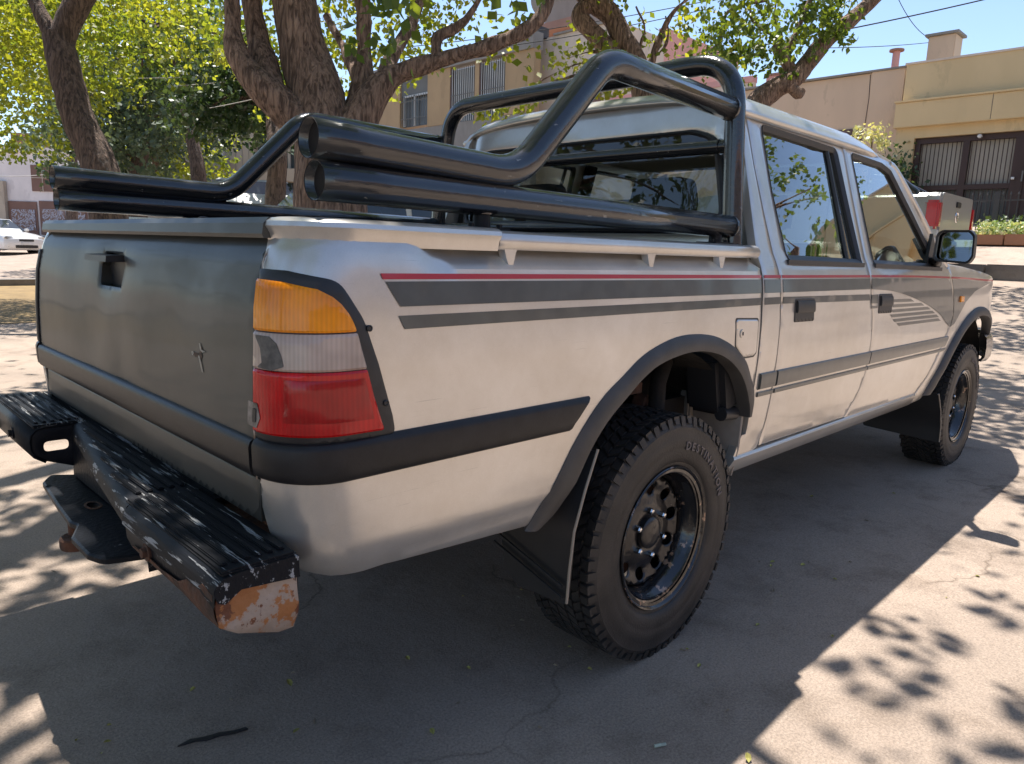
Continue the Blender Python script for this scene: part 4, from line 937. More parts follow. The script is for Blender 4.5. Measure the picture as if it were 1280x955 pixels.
# brackets between bumper and frame, rear cross member
b = MB()
for sg in (-1, 1): b.span((-1.07, sg*.43, .52), (-.95, sg*.47, .62)); 
b.span((-1.04, -.62, .56), (-.98, .62, .64)); b.build('bumper_bracket', 'rust', bump)
b = MB(); b.prism([(-1.095, .628), (-1.095, .632), (-.985, .640), (-.985, .636)], -.70, .84); b.build('gap_plate', 'rust', bump)
# ---- door mirrors
for sg in (-1, 1):
    def Q(x, y, z): return (x, sg*y, z)
    b = MB(); poly = fil2([(.838, 1.172), (.985, 1.163), (1.000, 1.195), (.996, 1.29), (.975, 1.312), (.862, 1.312), (.842, 1.295)], [.03, .03, .02, .03, .02, .03, .03])
    bm = b.bm; L0 = [bm.verts.new(Q(2.105, y, z)) for y, z in poly]; cy, cz = .92, 1.238
    L1 = [bm.verts.new(Q(2.14, cy+(y-cy)*1.02, cz+(z-cz)*1.02)) for y, z in poly]; L2 = [bm.verts.new(Q(2.195, cy+(y-cy)*.86, cz+(z-cz)*.84)) for y, z in poly]; L3 = [bm.verts.new(Q(2.215, cy+(y-cy)*.5, cz+(z-cz)*.5)) for y, z in poly]
    Li = [bm.verts.new(Q(2.108, cy+(y-cy)*.90, cz+(z-cz)*.88)) for y, z in poly]; Lj = [bm.verts.new(Q(2.122, cy+(y-cy)*.89, cz+(z-cz)*.87)) for y, z in poly]
    k = len(poly)
    for A, B in ((Lj, Li), (Li, L0), (L0, L1), (L1, L2), (L2, L3)):
        for i in range(k): bm.faces.new((A[i], A[(i+1) % k], B[(i+1) % k], B[i]))
    bm.faces.new(L3)
    dm = b.build('door_mirror', 'black_plastic', truck, 50)
    bm = bmesh.new(); f_ = bm.faces.new([bm.verts.new(Q(2.118+.02*(1-(y-.84)/.2), cy+(y-cy)*.90, cz+(z-cz)*.88)) for y, z in poly]); link('mirror_glass', bm_mesh(bm), 'mirror', dm)
    b = MB(); b.tube([Q(2.17, .86, 1.20), Q(2.27, .80, 1.165), Q(2.33, .79, 1.16)], [.02, .024, .03], 10); b.prism([(2.20, 1.135), (2.42, 1.13), (2.38, 1.17), (2.26, 1.28), (2.24, 1.30)], sg*.775, sg*.790); b.build('mirror_arm', 'black_plastic', dm, 40)
# ================================================================== the place
def softp(t, k=1.2): return math.log1p(math.exp(min(60, t*k)))/k
def H(x, y): return .106*softp(min(x, 19.)-4.3) + .07*softp(min(x, 19.)-13) + .010*max(0., y-14)
# ground sheet
xs = np.unique(np.concatenate([np.linspace(-400, -12, 14), np.linspace(-12, 26, 153), np.linspace(26, 500, 16)])); ys = np.unique(np.concatenate([np.linspace(-400, -12, 14), np.linspace(-12, 60, 73), np.linspace(60, 500, 14)]))
V = [(x, y, H(x, min(y, 80))) for x in xs for y in ys]; ny = len(ys)
F = [(i*ny+j, (i+1)*ny+j, (i+1)*ny+j+1, i*ny+j+1) for i in range(len(xs)-1) for j in range(ny-1)]
me = bpy.data.meshes.new('ground'); me.from_pydata(V, [], F); tag(link('ground', me, 'ground', None, 60), kind='structure')
def slab(name, poly, dz, m, st=.6, skirt=0.):
    """a strip lying on the ground, dz above it"""
    lp = densify(poly, st); me = sheet_mesh(poly, [], lambda x, y, o: (x, y, H(x, y)+dz+o), st, max(.003, skirt), 0, 0, skirt > 0)
    return tag(link(name, me, m, None, 40), kind='structure')
slab('soil_verge', [(-30, 9.3), (5.8, 9.3), (5.8, 16.8), (-30, 16.8)], .006, 'soil')
slab('verge_edging', [(-30, 16.8), (6.0, 16.8), (6.0, 17.15), (-30, 17.15)], .14, 'kerb', .8, .2)
slab('tree_pit', [(.8, 2.7), (2.6, 2.7), (2.6, 4.5), (.8, 4.5)], .005, 'soil')
slab('tree_pit', [(5.4, 2.6), (7.2, 2.6), (7.2, 4.2), (5.4, 4.2)], .005, 'soil')
slab('far_pavement', [(13.0, -14), (18.9, -14), (18.9, 60), (13.0, 60)], .20, 'pave', 1.0, .3)
# kerb stones on the far side
stone = MB(); stone.box((0, 0, 0), (.28, .96, .34), None, .02); sm = stone.mesh('kerb_stone'); sm.materials.append(M['kerb'])
kerb = bpy.data.objects.new('far_kerb', None); COL.objects.link(kerb); kerb['kind'] = 'structure'; kerb.location = (12.9, 0, H(12.9, 0))
for k in range(22):
    y = -8+k*.98; o = bpy.data.objects.new('kerb_stone', sm); COL.objects.link(o); o.parent = kerb; o.location = (random.uniform(-.01, .01), y, .07+H(12.9, y)-H(12.9, 0)+random.uniform(-.006, .006))

def plain(name, c, c2=None, rough=.9, vs=1.2, bump=.15, **k):
    if 'plaster' in name or 'wall' in name or 'concrete' in name: k['spots'] = [(tuple(x*.86 for x in c), 1.1, .60), (tuple(x*.93 for x in c), 2.8, .58)]; k['stretch'] = (1, 1, .45)
    M[name] = mat(name, c, rough, 0, c2=c2 or tuple(x*.85 for x in c), vscale=vs, bump=bump, bscale=60, **k); return name
plain('plaster_yellow', (.62, .47, .26), (.57, .43, .235)); plain('plaster_salmon', (.62, .455, .31), (.56, .41, .28)); plain('plaster_cream', (.62, .52, .42), (.56, .47, .38)); plain('plaster_pink', (.66, .34, .30), (.58, .30, .26))
plain('plaster_ochre', (.42, .285, .155), (.36, .245, .135)); plain('concrete_grey', (.27, .25, .22), (.22, .20, .175)); plain('wall_white', (.72, .66, .64), (.64, .59, .57)); plain('wall_beige', (.44, .37, .29), (.38, .32, .25)); plain('door_brown', (.11, .06, .045), rough=.5)
plain('frame_brown', (.045, .022, .018), rough=.5); plain('curtain', (.42, .39, .33)); plain('pane_low', (.10, .105, .105), rough=.25); plain('shutter_grey', (.16, .16, .15)); plain('win_brown', (.20, .115, .09)); plain('brick_red', (.36, .20, .15)); plain('tile_roof', (.34, .17, .10), (.25, .14, .09))
plain('iron', (.05, .05, .055), rough=.5); plain('white_paint', (.72, .72, .70), rough=.4); plain('terracotta', (.34, .17, .10)); plain('cable', (.02, .02, .02)); plain('cable_light', (.45, .43, .40)); plain('white_bar', (.55, .55, .52))
def cube(nm, a, b, m, par, bev=0): return MB().span(a, b, bev).build(nm, m, par, 30 if bev else None)

# ---- yellow house with barred gate
g0 = H(19, 0)
yh = thing('yellow_house', 'single-storey yellow house with a projecting fascia and dark barred glass front, at right', 'house', (19, -1, g0))
cube('wall', (19.0, 4.63, g0-.4), (19.35, 5.08, 4.53), 'plaster_yellow', yh)
cube('wall', (19.0, -9, 4.27), (19.35, 4.628, 4.53), 'plaster_yellow', yh)
cube('fascia', (18.84, -9, 4.53), (19.4, 5.12, 5.13), 'plaster_yellow', yh, .01)
cube('fascia_coping', (18.80, -9, 5.132), (19.42, 5.15, 5.175), 'plaster_yellow', yh, .008)
cube('parapet', (19.0, -9, 5.177), (19.3, 5.02, 6.06), 'plaster_yellow', yh)
cube('parapet_coping', (18.97, -9, 6.062), (19.33, 5.05, 6.11), 'plaster_cream', yh)
cube('wall', (19.02, -9, g0-.4), (19.35, -.6, 4.268), 'plaster_yellow', yh)
cube('fascia_joint', (18.836, 2.98, 4.55), (18.8395, 2.99, 5.12), 'iron', yh)
cube('roof', (19.3, -9, 4.9), (31, 5.0, 5.0), 'concrete_grey', yh); cube('side_wall', (19.4, 4.8, g0-.4), (31, 5.0, 5.9), 'plaster_yellow', yh)
cube('back_panel', (19.28, -.6, g0-.4), (19.3, 4.63, 4.27), 'pane_low', yh)
gate = cube('entrance_frame', (19.10, 4.50, g0-.1), (19.2, 4.62, 4.26), 'frame_brown', yh)
for (a, b) in (((19.1, -.6, 4.13), (19.2, 4.498, 4.26)), ((19.1, 3.40, g0), (19.2, 3.54, 4.128)), ((19.1, 2.34, g0), (19.2, 2.46, 4.128)), ((19.1, 2.462, 2.98), (19.2, 3.398, 3.10)), ((19.1, 3.542, 2.98), (19.2, 4.498, 3.10)), ((19.08, 1.1, g0), (19.2, 2.338, 4.128)), ((19.1, -.6, 2.98), (19.2, 1.0, 3.10))): cube('frame_bar', a, b, 'frame_brown', gate)
for (ya, yb) in ((3.542, 4.498), (2.462, 3.398)):
    cube('curtained_pane', (19.22, ya, 3.10), (19.23, yb, 4.128), 'curtain', gate); cube('lower_pane', (19.22, ya, g0), (19.23, yb, 2.98), 'pane_low', gate)
    for k in range(10):
        y = ya+(yb-ya)*(k+.5)/10; MB().tube([(19.13, y, g0), (19.13, y, 4.13)], .011, 5).build('window_bar', 'frame_brown', gate)
for k in range(7): MB().tube([(19.06, 1.18+k*.17, g0), (19.06, 1.18+k*.17, 4.1)], .012, 5).build('door_bar', 'frame_brown', gate)
MB().lathe([(.03, -.03), (.03, .03)], (19.04, 2.40, 3.2), 'y', 12).build('door_knob', 'white_paint', gate)
cube('door_pull', (19.02, 2.20, 3.12), (19.05, 2.23, 3.36), 'shutter_grey', gate)
sc_ = thing('security_camera', 'small white security camera under the fascia of the yellow house', 'camera', (19.05, 3.18, 4.2)); MB().box((18.99, 3.18, 4.20), (.14, .09, .08), None, .02).build('housing', 'white_paint', sc_, 40); MB().tube([(19.06, 3.18, 4.20), (19.1, 3.18, 4.28)], .015, 6).build('bracket', 'white_paint', sc_)
# ---- salmon house
sh = thing('salmon_house', 'plain salmon-plastered wall with a cracked joint, left of the yellow house', 'house', (19.2, 7, g0))
cube('wall', (19.2, 5.2, g0-.4), (19.5, 9.62, 6.03), 'plaster_salmon', sh); cube('wall', (19.14, 5.085, g0-.4), (19.5, 5.9, 6.04), 'plaster_salmon', sh)
cube('coping', (19.1, 5.085, 6.045), (19.55, 9.65, 6.09), 'concrete_grey', sh); cube('shutter', (19.17, 6.0, 3.4), (19.198, 6.75, 4.66), 'door_brown', sh); cube('side_wall', (19.5, 9.4, g0-.4), (31, 9.6, 6.0), 'plaster_salmon', sh)
MB().tube([(19.195, 5.96, 6.0), (19.195, 5.93, 5.4), (19.195, 5.96, 4.7)], .008, 4).build('wall_joint', 'iron', sh)
ch = thing('chimney_stack', 'weathered pale pink rooftop stack with a thin slab on top, above the yellow house', 'chimney', (23, 5.4, 5)); 
cube('shaft', (23.0, 5.13, 5.0), (23.7, 5.85, 7.72), 'plaster_salmon', ch, .02); cube('cap', (22.93, 5.05, 7.722), (23.78, 5.93, 7.79), 'concrete_grey', ch)
ch = thing('vent_pipe', 'thin pink vent with a flat cap at the corner of the yellow parapet', 'vent', (22, 6.4, 5)); MB().lathe([(.10, 0), (.10, 2.2)], (22, 6.35, 5.0), 'z', 14).build('pipe', 'plaster_pink', ch, 40); MB().lathe([(0, 0), (.2, 0), (.2, .05), (0, .05)], (22, 6.35, 7.2), 'z', 14).build('cap', 'brick_red', ch, 30)
# ---- cream and pink house behind

ph = thing('cream_pink_house', 'taller cream house whose side wall turns pink, behind the roll bar', 'house', (20, 15, g0))
cube('front_wall', (20.0, 15.3, g0), (20.3, 19.8, 9.15), 'plaster_cream', ph); cube('side_wall', (20.3, 15.3, g0), (23.3, 15.6, 9.3), 'plaster_cream', ph)
cube('side_wall', (23.302, 15.3, g0), (29, 15.6, 9.72), 'plaster_pink', ph); cube('coping', (19.9, 15.2, 9.152), (20.4, 18.0, 9.22), 'concrete_grey', ph)
cube('wall_line', (19.99, 15.3, 7.55), (20.0, 18.0, 7.58), 'concrete_grey', ph); cube('window', (19.97, 15.6, 6.3), (20.0, 16.5, 7.1), 'win_brown', ph)
lw = thing('low_cream_wall', 'low cream street wall with a pink top edge, behind the cab roof', 'wall', (20, 12, g0)); cube('wall', (19.9, 9.66, g0), (20.1, 15.28, 6.42), 'plaster_cream', lw); cube('trim', (19.86, 9.66, 6.422), (20.14, 15.28, 6.60), 'plaster_pink', lw)
tk = thing('rooftop_tank', 'small pink box tank on the flat roof beside the salmon wall', 'tank', (20.5, 9.1, 6)); cube('box', (20.3, 8.8, 5.9), (21.0, 9.45, 6.62), 'plaster_pink', tk); cube('lid', (20.25, 8.75, 6.622), (21.05, 9.5, 6.68), 'brick_red', tk)
# ---- ochre two-storey building
ob = thing('ochre_building', 'two-storey ochre building with barred upper windows and concrete band, behind the tubes', 'building', (19, 23, g0))
OW = [(26.35, 24.35, 6.45, 8.52), (22.85, 21.30, 6.30, 8.42), (21.05, 19.55, 6.30, 8.42)]
ys_ = [28.9, 26.35, 24.35, 22.85, 21.30, 21.05, 19.55, 18.02]
for a, b_ in ((28.9, 26.35), (24.35, 22.85), (21.30, 21.05), (19.55, 18.02)): cube('wall', (18.95, b_, 6.3), (19.3, a, 8.52), 'plaster_ochre', ob)
cube('lower_wall', (18.98, 18.02, g0), (19.3, 28.9, 6.298), 'concrete_grey', ob); cube('cornice', (18.85, 18.02, 8.522), (19.4, 28.95, 9.12), 'concrete_grey', ob); cube('side_wall', (19.3, 28.6, g0), (27, 28.9, 9.1), 'plaster_ochre', ob)
for i, (ya, yb, za, zb) in enumerate(OW):
    fr = cube('window', (19.18, yb, za), (19.2, ya, zb), 'pane_low', ob)
    if i == 0:
        cube('shutter', (19.05, yb, 7.75), (19.1, ya, zb), 'shutter_grey', fr)
        for a, b_ in (((19.0, ya-.30, za), (19.06, ya-.22, 7.75)), ((19.0, (ya+yb)/2-.04, za), (19.06, (ya+yb)/2+.04, 7.75)), ((19.0, yb, 7.68), (19.06, ya-.2, 7.76))): cube('frame', a, b_, 'white_bar', fr)
    else: cube('wall_reveal', (18.97, ya-.08, za), (19.17, ya-.001, zb), 'door_brown', fr); cube('blind', (19.12, yb, za+.9), (19.15, ya-.1, zb), 'shutter_grey', fr)
    n = 11
    for k in range(n):
        y = yb+(ya-yb-.12)*(k+.5)/n; MB().tube([(18.93, y, za), (18.93, y, zb if i else 7.72)], .018, 4).build('window_bar', 'white_bar' if i else 'shutter_grey', fr)
    for zz in (za+.3, (za+zb)/2): MB().tube([(18.92, yb, zz), (18.92, ya-.1, zz)], .016, 4).build('cross_bar', 'shutter_grey', fr)
ac = thing('roof_box', 'small dark box standing on the roof edge of the ochre building', 'box', (19.5, 18.9, 9.1)); cube('body', (19.3, 18.4, 9.122), (20.1, 19.4, 9.5), 'iron', ac)
rt = thing('roof_tank_tower', 'rendered water tank tower on the roof behind the ochre building', 'tower', (23, 20, 9)); cube('tower', (22.5, 19.2, 6), (24.5, 20.9, 11.6), 'concrete_grey', rt); cube('cap', (22.3, 19.0, 11.602), (24.7, 21.1, 11.8), 'brick_red', rt); cube('tile_eave', (20.5, 17.5, 9.6), (22.4, 21.2, 9.9), 'brick_red', rt)
ds = thing('satellite_dish', 'pale satellite dish on a thin mast above the roofs', 'dish', (20, 18.9, 9.5)); MB().lathe([(0, 0), (.2, .02), (.4, .09), (.43, .12)], (19.8, 18.6, 10.4), 'y', 20).build('dish', 'concrete_grey', ds, 40); MB().tube([(19.8, 18.65, 9.1), (19.8, 18.65, 10.4)], .03, 6).build('mast', 'iron', ds)

# ---- things facing the camera diagonal (left background), built in a frame turned to it
ax = Vector((math.sin(YAW), -math.cos(YAW), 0)); ay = Vector((math.cos(YAW), math.sin(YAW), 0))
def dframe(px, depth): p = at(px, 310, depth); return Vector((p.x, p.y, 0))
def dbox(nm, px0, px1, z0, z1, depth, thick, m, par):
    p = dframe((px0+px1)/2, depth); wd = abs(px1-px0)/FPX*depth; b = MB(); b.box((0, 0, 0), (wd, thick, z1-z0)); bmesh.ops.rotate(b.bm, matrix=Matrix.Rotation(math.atan2(ax.y, ax.x), 3, 'Z'), verts=b.bm.verts)
    q = p+ay*thick/2; bmesh.ops.translate(b.bm, vec=(q.x, q.y, (z0+z1)/2), verts=b.bm.verts); return b.build(nm, m, par)
def zof(px, py, d): return at(px, py, d).z
D = 45
wb = thing('white_graffiti_building', 'pinkish white building with brown shutters scrawled with graffiti, far left', 'building', tuple(dframe(60, D))); z0 = 1.0
def wbox(nm, x0, x1, y0, y1, m, dd=0, th=.2, D_=D, par=None): return dbox(nm, x0, x1, zof((x0+x1)/2, y1, D_), zof((x0+x1)/2, y0, D_), D_+dd, th, m, par or wb)
wbox('wall', -40, 150, 190, 300, 'wall_white', .3, .3); wbox('cornice', -40, 100, 186, 192, 'wall_white', .1, .6); wbox('side_building', -60, 11, 226, 300, 'wall_beige', .0, .3)
def scrawl():
    m, nt, b = _mat('graffiti'); N = nt.nodes; L = nt.links; tc = N.new('ShaderNodeTexCoord')
    n = N.new('ShaderNodeTexNoise'); n.inputs['Scale'].default_value = 1.6; n.inputs['Detail'].default_value = 2; n.inputs['Distortion'].default_value = 3.5; L.new(tc.outputs['Object'], n.inputs[0])
    r = N.new('ShaderNodeValToRGB'); e = r.color_ramp.elements; e[0].position = .44; e[0].color = (.19, .115, .09, 1); e[1].position = .56; e[1].color = (.19, .115, .09, 1)
    for p, c in ((.47, (.5, .55, .62, 1)), (.50, (.12, .1, .16, 1)), (.53, (.55, .6, .68, 1))): q = e.new(p); q.color = c
    L.new(n.outputs['Fac'], r.inputs[0]); b.inputs['Roughness'].default_value = .7
    L.new(r.outputs[0], b.inputs['Base Color']); return m
M['graffiti'] = scrawl()
for a, b_ in ((15, 50), (53, 90), (95, 112)):
    g = wbox('garage_shutter', a, b_, 252, 294, 'win_brown', .22, .05); wbox('graffiti', a+3, b_-3, 262, 288, 'graffiti', .17, .04, par=g)
wbox('upper_window', 46, 78, 208, 240, 'win_brown', .24, .05)
wbox('window_bar', 59, 60, 208, 240, 'wall_beige', .2, .05); wbox('window_bar', 46, 78, 223, 224, 'wall_beige', .2, .05)
rh = thing('tiled_ridge_house', 'distant house with a low brownish tiled roof, above the white building', 'house', tuple(dframe(60, 60)))
dbox('wall', 20, 120, 3, 7.4, 60, .5, 'wall_beige', rh); dbox('roof', 25, 95, 7.4, 9.2, 61, 3, 'tile_roof', rh); dbox('wall', 150, 168, 2, 7, 58, .5, 'plaster_pink', rh)
D = 30
cb = thing('porthole_house', 'concrete and beige house with an oval window, seen between tree and tube', 'house', tuple(dframe(300, D)))
def cbx(nm, x0, x1, y0, y1, m, dd=0, th=.2, par=None): return wbox(nm, x0, x1, y0, y1, m, dd, th, 30, par or cb)
cbx('white_panel', 215, 283, 172, 196, 'wall_white', .35, .3); cbx('grey_panel', 215, 283, 145, 171.5, 'concrete_grey', .4, .3); cbx('low_wall', 160, 287, 196.5, 300, 'concrete_grey', .0, .4)
bw_ = cbx('tower_wall', 283.3, 321, 150, 300, 'wall_beige', .5, .5); 
for k in range(4): cbx('panel_joint', 290+k*8, 290.6+k*8, 150, 235, 'concrete_grey', .48, .03)
p = at(305, 190, 30.45); b = MB(); b.lathe([(0, -.04), (.19, -.04), (.22, 0), (.25, 0), (.25, -.05)], (0, 0, 0), 'y', 24); bmesh.ops.scale(b.bm, vec=(1, 1, 1.75), verts=b.bm.verts); bmesh.ops.rotate(b.bm, matrix=Matrix.Rotation(math.atan2(ax.y, ax.x), 3, 'Z'), verts=b.bm.verts); bmesh.ops.translate(b.bm, vec=p, verts=b.bm.verts); b.build('oval_window', 'glass_dark', cb, 40)
cbx('dark_wall', 321.4, 440, 165, 300, 'pane_low', 1.0, .3); cbx('balcony', 322, 440, 212, 228, 'wall_beige', .3, .6); cbx('upper_slab', 322, 440, 150, 168, 'wall_beige', .4, .6)
for k in range(7): cbx('mullion', 336+k*13, 339+k*13, 168.3, 211.7, 'wall_beige', .8, .12)
for k in range(9): cbx('mullion', 330+k*11, 331.5+k*11, 228.3, 262, 'shutter_grey', .8, .1)

# ---- fence, planter, hedge in front of the yellow house
gp = H(16, 1)+.22
fe = thing('iron_fence', 'low iron picket fence with spear tips behind the planter, at right', 'fence', (16.1, 0, gp))
pk = MB(); pk.tube([(0, 0, 0), (0, 0, .84)], .011, 5); pk.tube([(0, 0, .84), (0, 0, .87), (0, 0, .93)], [.010, .022, .001], 5); pkm = pk.mesh('picket'); pkm.materials.append(M['iron'])
for k in range(44):
    y = 2.45-k*.135; o = bpy.data.objects.new('picket', pkm); COL.objects.link(o); o.parent = fe; o.location = (0, y, .06)
for z in (.32, .80): MB().span((16.09, -3.5, gp+z), (16.12, 2.5, gp+z+.025)).build('rail', 'iron', fe)
for y in (2.0, -.6, -3.2): cube('post', (16.07, y-.05, gp), (16.17, y+.05, gp+.98), 'iron', fe)
pl = thing('planter', 'terracotta edged planter bed at the foot of the iron fence', 'planter', (15.8, 0, gp)); 
for k in range(9): cube('brick', (15.35, 2.28-k*.66-.64, gp-.1), (15.6, 2.28-k*.66, gp+.10+.01*(k % 2)), 'terracotta', pl, .01)
cube('soil_fill', (15.6, -3.6, gp-.1), (16.0, 2.25, gp+.06), 'soil', pl)

# ---- cables
def cable(lab, a, b_, sag=.25, r=.012, m='cable'):
    a, b_ = Vector(a), Vector(b_); pts = [a.lerp(b_, t)+Vector((0, 0, -4*sag*t*(1-t))) for t in np.linspace(0, 1, 14)]
    o = MB().tube(pts, r, 5).build('overhead_cable', m); tag(o, lab, 'cable', 'overhead cables'); return o
cable('dark cable rising to the top right across the open sky', at(840, 75, 15), at(1330, -25, 15), .1, .014)
cable('thin cable reaching the pink rooftop stack almost level', at(1010, 60, 16), at(1172, 52, 24), .05, .010)
cable('slack cable dropping steeply onto the pink rooftop stack', at(1118, -12, 20), at(1172, 50, 24), .3, .010)
cable('upper cable crossing the sky between the main tree and the cream house', at(430, 66, 14), at(880, 2, 14), .1, .008)
cable('lower cable crossing the sky in front of the ochre roofline', at(430, 78, 14), at(880, 12, 14), .14, .008)
cable('pale upper cable in front of the left foliage', at(120, 98, 12), at(320, 93, 12), .02, .006, 'cable_light')
cable('pale double cable just under it, ending at the main trunk', at(225, 107, 12), at(340, 95, 12), .02, .009, 'cable_light')
cable('pale cable slanting up behind the left tube to the main trunk', at(262, 135, 11), at(345, 117, 11), .01, .006, 'cable_light')
cable('thin pale cable crossing the white building', at(-10, 220, 40), at(60, 218, 40), .05, .02, 'cable_light')

# ================================================================== trees
def leaf_mesh(name, P, size, mat_, parent=None, droop=0., fixed=None, quad=True):
    P = np.asarray(P, float); n = len(P)
    d = rng.normal(size=(n, 3)); d[:, 2] -= droop; d /= np.linalg.norm(d, axis=1)[:, None]
    q = rng.normal(size=(n, 3)); s = np.cross(d, q); s /= np.linalg.norm(s, axis=1)[:, None]; nn = np.cross(d, s)
    L = size*rng.uniform(.6, 1.25, n)[:, None]
    a = P; b = P+d*L*.45+s*L*.36+nn*L*.05; c = P+d*L; e = P+d*L*.45-s*L*.36+nn*L*.05
    V = np.stack([a, b, c, e], 1).reshape(-1, 3)
    me = bpy.data.meshes.new(name); me.vertices.add(4*n); me.vertices.foreach_set('co', V.ravel()); me.loops.add(4*n); me.polygons.add(n)
    me.loops.foreach_set('vertex_index', np.arange(4*n, dtype=np.int32)); me.polygons.foreach_set('loop_start', np.arange(0, 4*n, 4, dtype=np.int32)); me.polygons.foreach_set('loop_total', np.full(n, 4, np.int32)); me.update(calc_edges=True)
    at_ = me.attributes.new('rnd', 'FLOAT', 'FACE'); base = np.clip(.5+.35*np.sin(P[:, 0]*2.1+P[:, 2]*3)*np.cos(P[:, 1]*1.7)+rng.normal(0, .25, n), 0, 1); at_.data.foreach_set('value', base.astype(np.float32))
    o = link(name, me, mat_, parent); return o
def clumps(cs, sub=5):
    """cs: (centre, radius, leaves) -> leaf positions gathered in small sprays inside each clump"""
    out = []
    for c, r, n in cs:
        k = max(3, int(n/14)); sp = np.array(c)+rng.normal(size=(k, 3))*r*np.array([.6, .6, .45])
        for p in sp:
            m = rng.poisson(14); out.append(p+rng.normal(size=(m, 3))*np.array([.11, .11, .09])*max(.7, r**.5))
    return np.concatenate(out)
def limbmesh(limbs, n=12, rough=.05):
    """limbs: [(points, radii)]; each smoothed, with a knotty surface"""
    b = MB()
    for pts, rad in limbs:
        P = spline(pts, 5); R = list(np.interp(np.linspace(0, len(rad)-1, len(P)), range(len(rad)), rad)); b.tube(P, R, n if R[0] > .06 else 7)
    bm = b.bm; bmesh.ops.subdivide_edges(bm, edges=[e for e in bm.edges if e.calc_length() > .12], cuts=1, use_grid_fill=True) if n > 12 else None
    for v in bm.verts:
        nz = noise.noise(v.co*2.2)*1.2+noise.noise(v.co*6)*.6+noise.noise(Vector((v.co.x*22, v.co.y*22, v.co.z*4)))*.35
        if v.normal.length == 0: bm.normal_update()
    bm.normal_update()
    for v in bm.verts:
        nz = noise.noise(v.co*2.2)*1.1+noise.noise(v.co*6)*.7+noise.noise(Vector((v.co.x*24, v.co.y*24, v.co.z*4)))*.45
        v.co += v.normal*nz*rough
    return b
def tree(name, label, cat, base, limbs, leaves, group=None, n=14, rough=.03, bark='bark'):
    t = thing(name, label, cat, base, group); limbmesh(limbs, n, rough).build('trunk', bark, t, 70)
    for nm, P, size, m, dr in leaves: leaf_mesh(nm, P, size, m, t, dr)
    return t
A_ = lambda *q: [tuple(at(*p)) for p in q]
def twigs(base_pts, ends, r=.012):
    out = []
    for e in ends:
        b_ = min(base_pts, key=lambda p: (Vector(p)-Vector(e)).length); b_ = Vector(b_); e = Vector(e); m_ = b_.lerp(e, .5)+Vector((random.uniform(-.1, .1), random.uniform(-.1, .1), random.uniform(.0, .15)))*(e-b_).length
        out.append(([tuple(b_), tuple(m_), tuple(e)], [r*2, r*1.4, r*.5]))
    return out
def inframe(P, m=12):
    d = P-np.array(CAM); z = d@_f; x = 640+FPX*(d@_s2)/np.maximum(z, .01); y = 477.5-FPX*(d@_u2)/np.maximum(z, .01)
    return (z > 0) & (x > -m) & (x < 1280+m) & (y > -m) & (y < 955+m)
# ground light pattern wanted under the canopy
def nz2(x, y, s, k=0): return noise.noise(Vector((x*s+k*7.1, y*s-k*3.3, k*5.7)))
def keep(x, y):
    v = nz2(x, y, 1.1)+.6*nz2(x, y, 2.7, 1)
    if y < -1.02-.10*max(0, -x) and x > -.30+.25*nz2(x, y, 1.5, 4) and x < 6.2:
        w_ = nz2(x*.6, y, 2.2, 6)+.7*nz2(x*.6, y, 5., 7); return .5 if w_ > .30 and x < 3.4 else (.0 if x > 3.4 else .03)
    if x >= 6.2: return .9 if nz2(x*.5, y, 1.6, 2) > .0 else .05
    if y < -.45 and x <= .3 and y > -1.2: return 1.
    if y < -1.0 and x <= -.2: return .97
    if x < 1.6 and y > .25:
        w_ = nz2(x, y*.7, 1.9, 5)+.7*nz2(x, y*.7, 4.5, 6); return .80 if w_ > (-.42 if y < 1.0 else -.05) else .03
    return .93
# main tree beside the pickup
def canopy(n, cx, cy, cz, rx, ry, rz, flt=True):
    P = []
    tries = 0
    while len(P) < n and tries < n*12:
        tries += 1
        a = random.random()*2*PI; r = math.sqrt(random.random()); x, y = cx+rx*r*math.cos(a), cy+ry*r*math.sin(a); z = cz+rz*random.uniform(-1, 1)*math.sqrt(max(.05, 1-r*r))
        if flt and random.random() > keep(x-SUN.x/SUN.z*z, y-SUN.y/SUN.z*z): continue
        P.append((x, y, z))
    P = np.array(P); return P
over = canopy(42000, -.2, 2.6, 5.6, 7.2, 5.4, 1.5); over = over[~inframe(over, 70)]
ex = []
for (gx0, gy0, rr0, n0) in ((-.55, -.93, .34, 520), (-.80, -.75, .3, 300)):
    z_ = rng.uniform(5.0, 6.6, n0); a_ = rng.uniform(0, 2*PI, n0); q_ = rr0*np.sqrt(rng.uniform(0, 1, n0)); ex.append(np.stack([gx0+q_*np.cos(a_)+SUN.x/SUN.z*z_, gy0+q_*np.sin(a_)+SUN.y/SUN.z*z_, z_], 1))
ex = np.concatenate(ex); over = np.concatenate([over, ex[~inframe(ex, 70)]])
over2 = canopy(9000, 9.5, 2.0, 6.6, 3.6, 5.5, 1.3); over2 = over2[~inframe(over2, 30)]
tb = at(415, 252, 6); base = (tb.x, tb.y, 0)
trunk = ([(tb.x+.05, tb.y+.05, -.05), (tb.x, tb.y, .7)]+A_((412, 250, 6), (402, 150, 6), (380, 70, 6), (366, -10, 6), (350, -120, 6.1)), [.40, .34, .285, .235, .195, .185, .17])
l1 = (A_((425, 215, 6), (372, 150, 5.9), (325, 108, 5.8), (298, 72, 5.8), (291, 35, 5.8), (289, -20, 5.8), (285, -120, 5.8)), [.17, .15, .125, .095, .065, .055, .05])
l2 = (A_((345, 125, 5.9), (332, 85, 5.95), (322, 45, 6), (314, 0, 6), (308, -60, 6)), [.11, .105, .09, .075, .06])
l3 = (A_((430, 190, 6), (450, 125, 6.1), (456, 65, 6.1), (452, 0, 6.1), (440, -90, 6.1)), [.17, .10, .07, .06, .05])
